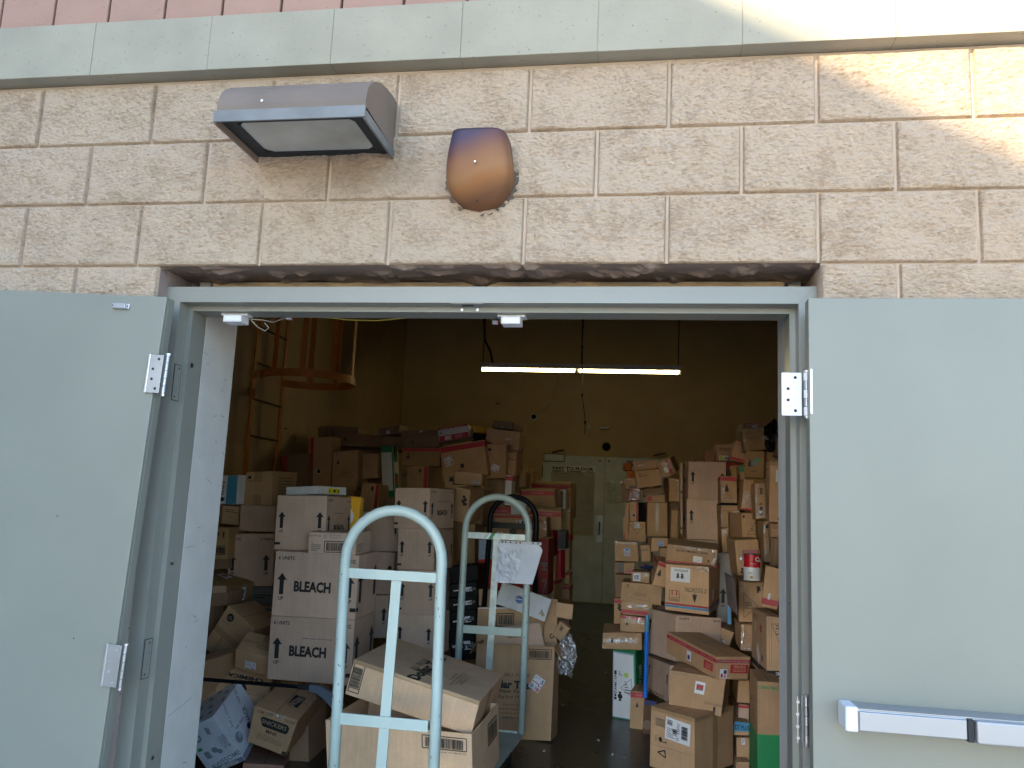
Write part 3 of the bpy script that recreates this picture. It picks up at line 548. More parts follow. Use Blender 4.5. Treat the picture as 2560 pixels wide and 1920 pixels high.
def dome(x,z,r,lab,ring):
    w=MB(); w.tube([(x,yb-.001,z),(x,yb-.03,z)],r*1.0,'white_plastic' if ring else 'dark',24); o=w.build('security_camera'); tag(o,lab,'camera','dome cameras on the far wall')
    k=MB(); vs=[];fs=[]; R1=r*(.72 if ring else .95)
    for i in range(7):
        for j in range(16): a=math.pi/2*i/6; vs.append((x+R1*math.cos(a)*math.cos(j*math.pi/8),yb-.03-R1*math.sin(a),z+R1*math.cos(a)*math.sin(j*math.pi/8)))
    for i in range(6):
        for j in range(16): fs.append((i*16+j,i*16+(j+1)%16,(i+1)*16+(j+1)%16,(i+1)*16+j))
    k.add(vs,fs,'truck_black'); k.build('lens_dome',o,smooth=True)
dome(-2.35,3.115,.06,'small white ringed dome camera high on the far wall',True); dome(-1.113,2.644,.072,'black dome camera just above the rear double door',False)
w=MB(); w.box(-1.27,-1.03,yb-.02,yb-.001,2.99,3.16,'room_wall',.003); o=w.build('wall_bracket'); tag(o,'pale metal shelf bracket on the far wall right of the hanging wire','bracket')
w=MB(); w.box(-1.24,-1.05,yb-.16,yb-.02,2.95,2.975,'room_wall',.006); w.box(-1.22,-1.07,yb-.15,yb-.03,2.935,2.95,'steel_dull'); w.build('bracket_shelf',o)
w=MB(); w.box(-3.05,-2.94,yb-.015,yb-.001,3.28,3.37,'room_wall',.003); o=w.build('outlet_plate'); tag(o,'small outlet plate high on the far wall','outlet'); w=MB(); w.box(-3.02,-3.0,yb-.018,yb-.015,3.31,3.34,'dark'); w.box(-2.985,-2.965,yb-.018,yb-.015,3.31,3.34,'dark'); w.build('socket',o)
w=MB(); w.tube([(-1.42,yb-.01,3.33),(-1.415,yb-.015,3.05),(-1.41,yb-.02,2.98)],.006,'wire_grey',6); w.box(-1.435,-1.395,yb-.03,yb-.001,2.94,3.0,'white_plastic',.002); w.tube([(-1.41,yb-.02,2.94),(-1.42,yb-.02,2.84),(-1.37,yb-.02,2.79),(-1.33,yb-.02,2.86)],.006,'wire_grey',6); tag(w.build('power_adapter'),'little white adapter hanging by a cord beside the wall bracket','adapter')
# tube light
yl=7.75; lt=empty('tube_light',(-1.3,yl,3.3)); tag(lt,'twin fluorescent strip light hanging lit across the storeroom','light')
w=MB(); w.box(-2.53,-.05,yl-.06,yl+.06,3.285,3.345,'white_plastic',.006); part(w,'housing',lt); 
m,n,b=nodes('lit_tube'); b.inputs['Emission Color'].default_value=(1,.83,.36,1); b.inputs['Emission Strength'].default_value=4.2; b.inputs['Base Color'].default_value=(.9,.9,.8,1); MATS['tube']=m
for a,b_ in ((-2.505,-1.345),(-1.285,-.085)):
    w=MB(); w.cyl((a,yl-.03,3.262),(b_,yl-.03,3.262),.0165,'tube',14); part(w,'lit_tube',lt)
for x in (-2.52,-1.315,-.06):
    w=MB(); w.box(x-.012,x+.012,yl-.05,yl-.01,3.24,3.286,'white_plastic'); part(w,'tube_holder',lt)
for x in (-2.51,-1.27,-.09):
    w=MB(); w.tube([(x,yl,3.345),(x+.01,yl,5.0)],.007,'cable_black',6); part(w,'hanger_wire',lt)
w=MB(); w.tube([(-2.38,yl,3.345),(-2.42,yl,3.5),(-2.5,yl,3.65),(-2.53,yl,4.0),(-2.53,yl,5)],.014,'cable_black',8); part(w,'power_cord',lt)
w=MB(); w.tube([(-1.25,yl-.1,3.9),(-1.255,yl-.1,3.6),(-1.24,yl-.1,3.2),(-1.235,yl-.1,2.95),(-1.19,yl-.1,2.65),(-1.19,yl-.1,2.48)],.006,'cable_black',6)
for z,x in ((3.79,-1.255),(3.55,-1.252),(2.95,-1.235),(2.62,-1.19)): w.box(x-.014,x+.014,yl-.115,yl-.085,z-.014,z+.014,'cable_black')
w.tube([(-1.25,yl-.1,3.9),(-1.25,yl-.1,5)],.016,'cable_black',6); tag(w.build('extension_cord'),'knotted black cord dangling below the middle of the tube light','cord')
w=MB(); w.tube([(-1.75,yb-.02,4.9),(-1.85,yb-.02,4.4),(-1.95,yb-.02,3.9),(-1.96,yb-.02,3.7),(-2.0,yb-.02,3.45),(-2.12,yb-.02,3.28),(-2.28,yb-.03,3.16)],.006,'wire_grey',6); w.tube([(-1.96,yb-.02,3.72),(-1.9,yb-.02,3.62),(-1.75,yb-.02,3.6),(-1.6,yb-.02,3.63)],.005,'wire_grey',6); tag(w.build('camera_cable'),'thin loose cable drooping across the far wall to the ringed camera','cable')
# caged ladder
la=empty('caged_ladder',(-4.0,5,FZ)); tag(la,'orange steel wall ladder with a hoop cage at the left side','ladder')
LX=-3.99
for y in (4.66,5.27):
    w=MB(); w.box(LX-.008,LX+.008,y-.032,y+.032,FZ,4.98,'ladder_paint'); part(w,'rail',la)
for i in range(14):
    z=.42+.335*i
    if z<4.9:
        w=MB(); w.tube([(LX,4.67,z),(LX,5.26,z)],.011,'rung',8); part(w,'rung',la)
cy,cx,r0=4.965,-3.60,.44
for z in (2.66,3.9):
    w=MB(); vs=[];fs=[]; K=40
    for i in range(K+1):
        a=math.pi*(-.83+1.66*i/K); X,Y=cx+r0*math.cos(a),cy+r0*math.sin(a)
        vs+=[(X,Y,z-.035),(X,Y,z+.035),(cx+(r0-.008)*math.cos(a),cy+(r0-.008)*math.sin(a),z+.035),(cx+(r0-.008)*math.cos(a),cy+(r0-.008)*math.sin(a),z-.035)]
    for i in range(K):
        for j in range(4): fs.append((i*4+j,i*4+(j+1)%4,i*4+4+(j+1)%4,i*4+4+j))
    w.add(vs,fs,'ladder_paint'); part(w,'cage_hoop',la)
for i in range(7):
    a=math.pi*(-.62+1.24*i/6); X,Y=cx+(r0-.012)*math.cos(a),cy+(r0-.012)*math.sin(a); tx,ty=-math.sin(a),math.cos(a); nx,ny=math.cos(a),math.sin(a)
    w=MB(); q=[(X+tx*s1*.026+nx*s2*.004,Y+ty*s1*.026+ny*s2*.004) for s1,s2 in ((-1,-1),(1,-1),(1,1),(-1,1))]
    w.add([(*p,2.64) for p in q]+[(*p,4.9) for p in q],[(0,1,5,4),(1,2,6,5),(2,3,7,6),(3,0,4,7),(3,2,1,0)],'ladder_paint'); part(w,'cage_strap',la)
# ================================================================ cart
ct=empty('platform_cart',(-1.4,2.0,FZ)); tag(ct,'pale blue green narrow stock cart with a tall arched handle at each end','cart')
def arch(xl,xr,y,z0,ztop,lean_l,lean_r,r):
    R1=(xr-xl)/2; cx=(xl+xr)/2; zc=ztop-R1; pts=[(xl+lean_l,y,z0),(xl+lean_l*.5,y,(z0+zc)/2),(xl,y,zc-.06)]
    for i in range(17): a=math.pi*(1-i/16); pts.append((cx+R1*math.cos(a),y,zc+R1*math.sin(a)))
    pts+=[(xr,y,zc-.06),(xr+lean_r*.5,y,(z0+zc)/2),(xr+lean_r,y,z0)]; w=MB(); w.tube(pts,r,'cart_paint',18)
    rr=random.Random(int(y*10))
    for i in range(26): # chipped paint
        s_=rr.choice((0,1)); x=(xl,xr)[s_]; z=rr.uniform(z0+.1,zc-.05); t=rr.uniform(.001,.0022); L=rr.uniform(.002,.008); a=rr.uniform(-.9,.9); X=x+(lean_l,lean_r)[s_]*(1-(z-z0)/(zc-z0)); w.poly([(X+(r+.0007)*math.sin(a+d1),y-(r+.0007)*math.cos(a+d1),z+d2) for d1,d2 in ((-t/r,-L),(t/r,-L),(t/r*.5,L),(-t/r*.7,L))],'cart_chip')
    o=w.build('handle',None,smooth=False); o.data.polygons.foreach_set('use_smooth',[len(p.vertices)==4 and p.area>2e-5 for p in o.data.polygons]); o.parent=ct; o.location=-Vector(ct.location); return o
arch(-1.681,-1.267,1.1,.22,1.512,.02,.02,.0225); arch(-1.556,-1.157,2.85,.22,1.612,-.005,.006,.021)
def flat(x0,x1,y,z0,z1,nm,m='cart_paint'):
    w=MB(); w.box(x0,x1,y-.005,y+.005,z0,z1,m,.001); return part(w,nm,ct)
for y,xa,xb,zs,cxx in ((1.1,-1.66,-1.285,((1.227,1.267),(.648,.692)),-1.455),(2.85,-1.538,-1.175,((1.35,1.388),(.779,.826),(.198,.236)),-1.354)):
    for z0,z1 in zs: flat(xa,xb,y-.004,z0,z1,'cross_bar','galv' if (y>2 and z0>1.3) else 'cart_paint')
    w=MB(); w.add([(cxx-.021,y+.002,zs[0][1]-.005),(cxx+.021,y+.002,zs[0][1]-.005),(cxx+.0,y+.002,.2),(cxx-.042 if y<2 else cxx-.038,y+.002,.2),(cxx-.021,y+.010,zs[0][1]-.005),(cxx+.021,y+.010,zs[0][1]-.005),(cxx+.0,y+.010,.2),(cxx-.042 if y<2 else cxx-.038,y+.010,.2)],[(0,3,2,1),(4,5,6,7),(0,1,5,4),(1,2,6,5),(2,3,7,6),(3,0,4,7)],'cart_paint' if y<2 else 'galv'); part(w,'centre_bar',ct)
w=MB(); sf=Surf((-1.42,2.8405,1.352),(1,0,0),(0,0,1),.06,.036,w); sf.pg([(0,0),(.012,0),(.034,.036),(.022,.036)],'w'); sf.pg([(.014,0),(.036,0),(.058,.036),(.036,.036)],'G'); part(w,'stripe_sticker',ct)
w=MB(); w.add([(-1.68,1.08,.205),(-1.235,1.08,.205),(-1.14,2.87,.205),(-1.575,2.87,.205),(-1.68,1.08,.225),(-1.235,1.08,.225),(-1.14,2.87,.225),(-1.575,2.87,.225)],[(0,3,2,1),(4,5,6,7),(0,1,5,4),(1,2,6,5),(2,3,7,6),(3,0,4,7)],'cart_paint'); part(w,'deck',ct)
for x,y in ((-1.6,1.25),(-1.28,1.25),(-1.52,2.7),(-1.2,2.7)):
    w=MB(); w.tube([(x-.014,y,FZ+.045),(x+.014,y,FZ+.045)],.045,'dark',18); w.box(x-.022,x+.022,y-.03,y+.03,FZ+.085,.204,'steel_dull'); part(w,'caster',ct)
# black hand truck behind
ht=empty('hand_truck',(-1.36,3.5,FZ)); tag(ht,'glossy black arched hand truck standing behind the cart','hand truck')
xl,xr,y,zt=-1.524,-1.196,3.5,1.628; R1=(xr-xl)/2; cx2=(xl+xr)/2
pts=[(xl-.03,y,.3),(xl,y,zt-R1-.1)]+[(cx2+R1*math.cos(math.pi*(1-i/14)),y,zt-R1+R1*math.sin(math.pi*(1-i/14))) for i in range(15)]+[(xr,y,zt-R1-.1),(xr+.03,y,.3)]
w=MB(); w.tube(pts,.019,'truck_black',16); part(w,'frame_tube',ht,smooth=True)
w=MB(); w.box(xl+.01,xr-.01,y-.004,y+.004,1.405,1.447,'truck_black',.001); part(w,'cross_bar',ht)
w=MB(); w.box(cx2-.022,cx2+.022,y-.003,y+.005,.35,1.40,'truck_black',.001); part(w,'centre_bar',ht)
w=MB(); w.box(xl-.04,xr+.04,y-.25,y+.01,FZ+.005,FZ+.012,'truck_black'); w.box(xl-.04,xr+.04,y-.005,y+.005,FZ+.01,.4,'truck_black'); part(w,'toe_plate',ht)
for x in (xl-.06,xr+.06):
    w=MB(); w.tube([(x-.02,y+.1,FZ+.11),(x+.02,y+.1,FZ+.11)],.11,'dark',20); part(w,'wheel',ht)
# papers hung on the rear handle
w=MB(); nx,nz=16,14; vs=[];fs=[]; tl,tr,r2,br,bl=(-1.338,1.345),(-1.068,1.34),(-1.052,1.30),(-1.117,1.094),(-1.345,1.094)
for j in range(nz+1):
    v=j/nz
    for i in range(nx+1):
        u=i/nx; xr2=(1-v)*(-1.058)+v*(-1.117) if v>.12 else -1.068+v*.08; xl2=(1-v)*(-1.338)+v*(-1.345)
        zt2=1.342 if u<.9 else 1.342-.03*((u-.9)/.1); vs.append((xl2+(xr2-xl2)*u,2.815+noise.noise(Vector((u*5,v*5,2)))*.012+noise.noise(Vector((u*13+v*6,v*9,7)))*.006,zt2*(1-v)+1.094*v))
for j in range(nz):
    for i in range(nx): q=j*(nx+1)+i; fs.append((q,q+nx+1,q+nx+2,q+1))
w.add(vs,fs,'paper'); po=w.build('sleeved_papers',smooth=True); tag(po,'white sheets in a shiny plastic sleeve hung on the rear arched handle','papers')
w=MB(); vs2=[(x,y-.004-abs(noise.noise(Vector((x*40,z*40,1))))*.006,z) for x,y,z in vs if True]; fs2=[f for f in fs if (f[0]%(nx+1))<9 and f[0]//(nx+1)>1]; w.add(vs2,fs2,'sleeve'); w.build('plastic_sleeve',po)
w=MB(); w.box(-1.335,-1.07,2.806,2.812,1.331,1.347,'white_plastic'); 
for x in (-1.31,-1.29,-1.26,-1.225,-1.2,-1.12,-1.09): w.box(x-.004,x+.004,2.8045,2.806,1.334,1.343,'dark')
w.build('binder_strip',po)
# clear bag stuffed beside the paper towel box
def crumple(name,c_,rx,ry,rz,m,lab,cat,seed=1,amp=.35,nn=14):
    w=MB(); vs=[];fs=[]
    for i in range(nn+1):
        for j in range(nn*2):
            a=math.pi*i/nn;b2=math.pi*j/nn; d=Vector((math.sin(a)*math.cos(b2),math.sin(a)*math.sin(b2),math.cos(a))); k=1+noise.noise(d*2.2+Vector((seed,0,0)))*amp+noise.noise(d*6+Vector((seed,3,0)))*amp*.6
            vs.append((c_[0]+d.x*rx*k,c_[1]+d.y*ry*k,c_[2]+d.z*rz*k))
    for i in range(nn):
        for j in range(nn*2): fs.append((i*nn*2+j,(i+1)*nn*2+j,(i+1)*nn*2+(j+1)%(nn*2),i*nn*2+(j+1)%(nn*2)))
    w.add(vs,fs,m); return tag(w.build(name),lab,cat)
crumple('plastic_bag',(-.935,3.3,.61),.055,.05,.12,'film','crumpled clear plastic bag hanging off the side of the paper towel box','bag',4,.5)
crumple('black_plastic_bag',(.50,4.05,2.13),.10,.10,.14,'black_bag','black plastic bag stuffed at the top of the right pile','bag',9,.3)
crumple('wrapped_tray',(-.42,3.95,1.168),.065,.09,.016,'navy_wrap','flat dark blue wrapped tray lying on the small striped-label box','tray',2,.3)
crumple('blue_pouch',(-3.32,2.93,.90),.07,.04,.05,'blue_plastic','blue plastic pouch tucked in the dark open box at the left','pouch',6,.25)
w=MB(); w.tube([(-2.10,2.35,.40),(-2.103,2.35,.33),(-2.11,2.34,.22)],.01,'bluel',8,rs=[.004,.011,.004]); tag(w.build('plastic_shard'),'small pale blue plastic stick standing in the gap left of the cart box','plastic piece')
# blue pole, can, grabber, wrapped panel
w=MB(); w.tube([(-.4265,3.45,.36),(-.4245,3.45,.78)],.0145,'blue_plastic',16); o=w.build('blue_tube'); tag(o,'bright blue plastic tube standing upright beside the green aisle carton','tube')
w=MB(); w.tube([(-.4245,3.45,.78),(-.424,3.45,.885)],.0125,'c',16); w.build('tube_cap',o)
cn=empty('food_can',(.178,2.86,1.185)); tag(cn,'red and white tin can standing on the truck symbol box','can')
cz0=.005; cz1=.158; w=MB(); w.tube([(0,0,cz0),(0,0,cz0+.075)],.0475,'can_white',32); w.build('can_lower',cn,smooth=False)
w=MB(); w.tube([(0,0,cz0+.0752),(0,0,cz1-.006)],.0475,'can_red',32); o=w.build('can_upper',cn)
w=MB(); w.tube([(0,0,cz1-.006),(0,0,cz1),(0,0,cz1+.001)],.048,'tin',32,rs=[.0478,.049,.045]); w.build('can_rim',cn)
w=MB()
for j,(t_,zz,hh,mm_) in enumerate((('Cam',.128,.03,'w'),('soup',.1,.014,'p'))):
    v_,f_,asp=glyphs(t_,True); 
    out=[]
    for X,Y in v_: a=-1.2+(X-.2)*hh/.0475+ (.0 if j==0 else -.6); out.append((.0483*math.cos(a),.0483*math.sin(a),zz+(Y-.5)*hh))
    w.add(out,f_,mm_)
for k in range(7): a=-2.2+.05*k; w.poly([(.0482*math.cos(a+da),.0482*math.sin(a+da),z_) for da,z_ in ((0,.05-.004*(k%3)),(.3+.1*(k%2),.05-.004*(k%3)),(.3+.1*(k%2),.0515-.004*(k%3)),(0,.0515-.004*(k%3)))],'g')
w.poly([(.0484*math.cos(-1.75+.19*math.cos(t)),.0484*math.sin(-1.75+.19*math.cos(t)),.024+.009*math.sin(t)) for t in [6.283*i/14 for i in range(14)]],'o'); w.build('can_print',cn)
gr=empty('reacher_grabber',(-2.3,1.83,.612)); tag(gr,'black reacher grabber tool with a grey grip lying across the boxes','grabber')
w=MB(); w.tube([(-2.80,1.83,.609),(-2.085,1.83,.613)],.0095,'truck_black',14); part(w,'shaft',gr,smooth=False)
w=MB(); w.tube([(-2.15,1.83,.6125),(-2.07,1.83,.613)],.0125,'dark',14); part(w,'collar',gr)
w=MB(); w.add([(-2.085,1.815,.630),(-2.03,1.815,.626),(-1.94,1.815,.588),(-1.905,1.815,.545),(-1.925,1.815,.525),(-1.965,1.815,.532),(-1.995,1.815,.56),(-2.035,1.815,.588),(-2.085,1.815,.598)]+[(-2.085,1.845,.630),(-2.03,1.845,.626),(-1.94,1.845,.588),(-1.905,1.845,.545),(-1.925,1.845,.525),(-1.965,1.845,.532),(-1.995,1.845,.56),(-2.035,1.845,.588),(-2.085,1.845,.598)],[tuple(range(8,-1,-1)),tuple(range(9,18))]+[(i,(i+1)%9,9+(i+1)%9,9+i) for i in range(9)],'grab_grey'); part(w,'grip',gr)
w=MB(); w.tube([(-2.05,1.83,.59),(-2.045,1.83,.575),(-2.02,1.83,.565)],.004,'dark',8); part(w,'trigger',gr)
w=MB(); rr=random.Random(21); A=[(.40,2.3,1.46),(.43,2.3,1.46),(.43,2.32,1.12),(.35,2.32,1.13)]
def wrap(name,q,lab,cat,y):
    w=MB(); n1,n2=6,18; G=[]
    for i in range(n1+1):
        row=[]
        for j in range(n2+1):
            u,v=i/n1,j/n2; t=[q[0][k]*(1-u)+q[1][k]*u for k in (0,1)]; b3=[q[3][k]*(1-u)+q[2][k]*u for k in (0,1)]
            row.append((t[0]*(1-v)+b3[0]*v+rr.uniform(-.003,.003),y+rr.uniform(-.012,.012),t[1]*(1-v)+b3[1]*v))
        G.append(row)
    for i in range(n1):
        for j in range(n2): w.poly([G[i][j],G[i+1][j],G[i+1][j+1],G[i][j+1]],'film')
    return tag(w.build(name),lab,cat)
wrap('stretch_wrap',[(.385,1.52),(.40,1.52),(.37,1.16),(.315,1.18)],'loose shiny stretch wrap beside the right door frame','plastic wrap',2.62)
# litter on the floor
lr=random.Random(31)
for k,(x,y,lab) in enumerate(((-1.02,2.95,'small crumpled foil scrap on the floor by the cart deck'),(-.72,3.3,'tiny white paper scrap on the bare floor near the front'),(-.62,3.0,'white torn scrap lying in the blue floor reflection'),(-.78,5.6,'pale scrap on the aisle floor midway back'),(-.75,4.5,'thin pale strip on the aisle floor beside the green carton'))):
    w=MB(); r_=.010+.006*lr.random(); w.add([(x+lr.uniform(-r_,r_),y+lr.uniform(-r_,r_),FZ+.002+lr.uniform(0,.015)) for _ in range(6)],[(0,1,2),(2,3,4),(4,5,0),(1,3,5)],'grey_board'); tag(w.build('litter_scrap'),lab,'litter','litter scraps on the floor')
# ---------------------------------------------------------------- boxes
class Box:
    def __init__(s,w,d,h,m,seed,bul=1.0):
        s.w,s.d,s.h,s.m=w,d,h,m; s.rnd=random.Random(seed); s.body=MB(); s.kids=[]
        O={'F':((-w/2,-d/2,-h/2),(1,0,0),(0,0,1),w,h),'R':((w/2,-d/2,-h/2),(0,1,0),(0,0,1),d,h),'L':((-w/2,d/2,-h/2),(0,-1,0),(0,0,1),d,h),'T':((-w/2,-d/2,h/2),(1,0,0),(0,1,0),w,d)}
        s.S={k:Surf(*v,s.body) for k,v in O.items()}
        r=s.rnd; t=min(w,h); a=.0055*min(1,t/.2)*bul; aj=.009*min(1,t/.2)*bul
        s.bx=[r.uniform(-.15,1)*a for _ in range(3)]
        s.cj=[[[Vector([r.uniform(-1,1)*aj for _ in range(3)]) for _ in range(2)] for _ in range(2)] for _ in range(2)]
    def warp(s,p):
        u,v,z=2*p[0]/s.w,2*p[1]/s.d,2*p[2]/s.h; q=Vector(p); U,V,Z=1-u*u,1-v*v,1-z*z
        q.x+=s.bx[0]*u*V*Z; q.y+=s.bx[1]*v*U*Z; q.z+=s.bx[2]*z*U*V
        a,b,c=[max(0,min(1,(t+1)/2)) for t in (u,v,z)]
        for i in (0,1):
            for j in (0,1):
                for k in (0,1): q+=s.cj[i][j][k]*((a if i else 1-a)*(b if j else 1-b)*(c if k else 1-c))
        return q
    def kid(s,name,face,u,v,w,h,rot=0,base='w',off=.0012,round_=0):
        """flat piece stuck on a face, centre (u,v), metric size w x h"""
        f=s.S[face]; c,q=math.cos(R_(rot)),math.sin(R_(rot)); U=f.U*c+f.V*q; V=f.V*c-f.U*q; f.k+=2
        o=f.P(u*f.w,v*f.h,.0008+off+.00012*f.k)-U*w/2-V*h/2
        mb=MB(); sf=Surf(o,U,V,w,h,mb)
        if base: 
            n=max(2,int(w/.04));m_=max(2,int(h/.04))
            for i in range(n):
                for j in range(m_): mb.poly([o+U*w*a/n+V*h*b/m_ for a,b in ((i,j),(i+1,j),(i+1,j+1),(i,j+1))],base)
        s.kids.append((name,mb)); return sf
    def tape(s,face,u0,v0,u1,v1,m='tape'):
        f=s.S[face]; return s.kid('tape',face,(u0+u1)/2,(v0+v1)/2,(u1-u0)*f.w,(v1-v0)*f.h,0,m,.0004)
    def film(s,face,u0,v0,u1,v1,amp=.004):
        f=s.S[face]; f.k+=2; mb=MB(); W,H=(u1-u0)*f.w,(v1-v0)*f.h; n,m_=max(3,int(W/.012)),max(3,int(H/.012)); r=s.rnd
        P=[[f.P(u0*f.w+W*i/n+(r.uniform(-.4,.4)*W/n),v0*f.h+H*j/m_+(r.uniform(-.4,.4)*H/m_),.003+r.random()*amp) for j in range(m_+1)] for i in range(n+1)]
        for i in range(n):
            for j in range(m_):
                if (i in(0,n-1) or j in(0,m_-1)) and r.random()<.25: continue
                mb.poly([P[i][j],P[i+1][j],P[i+1][j+1]],'film'); mb.poly([P[i][j],P[i+1][j+1],P[i][j+1]],'film')
        s.kids.append(('clear_wrap',mb))
    def solid(s):
        v,f=gridbox(s.w,s.d,s.h,.004,5); s.body.add(v,f,s.m)
        # seam where the two top flaps meet, and the glued joint on one corner
        T=s.S['T']
        if s.m not in ('black','lav') and s.d>.1 and s.w>.06:
            if s.w>=s.d: T.rect(.01,.5-.0012/s.d,.99,.5+.0012/s.d,'s')
            else: T.rect(.5-.0012/s.w,.01,.5+.0012/s.w,.99,'s')
    def hollow(s,flaps=True):
        w,d,h,t=s.w,s.d,s.h,.005; b=s.body
        b.box(-w/2,w/2,-d/2,-d/2+t,-h/2,h/2,s.m); b.box(-w/2,w/2,d/2-t,d/2,-h/2,h/2,s.m)
        b.box(-w/2,-w/2+t,-d/2+t,d/2-t,-h/2,h/2,s.m); b.box(w/2-t,w/2,-d/2+t,d/2-t,-h/2,h/2,s.m); b.box(-w/2+t,w/2-t,-d/2+t,d/2-t,-h/2,-h/2+t,s.m)
D={}
def deco(*names):
    def f(fn):
        for n in names: D[n]=fn
        return fn
    return f
fine='f'
def _(name): return lambda fn:D.__setitem__(name,fn)
def px(b): return b.S['F'],b.S['R'],b.S['L'],b.S['T']
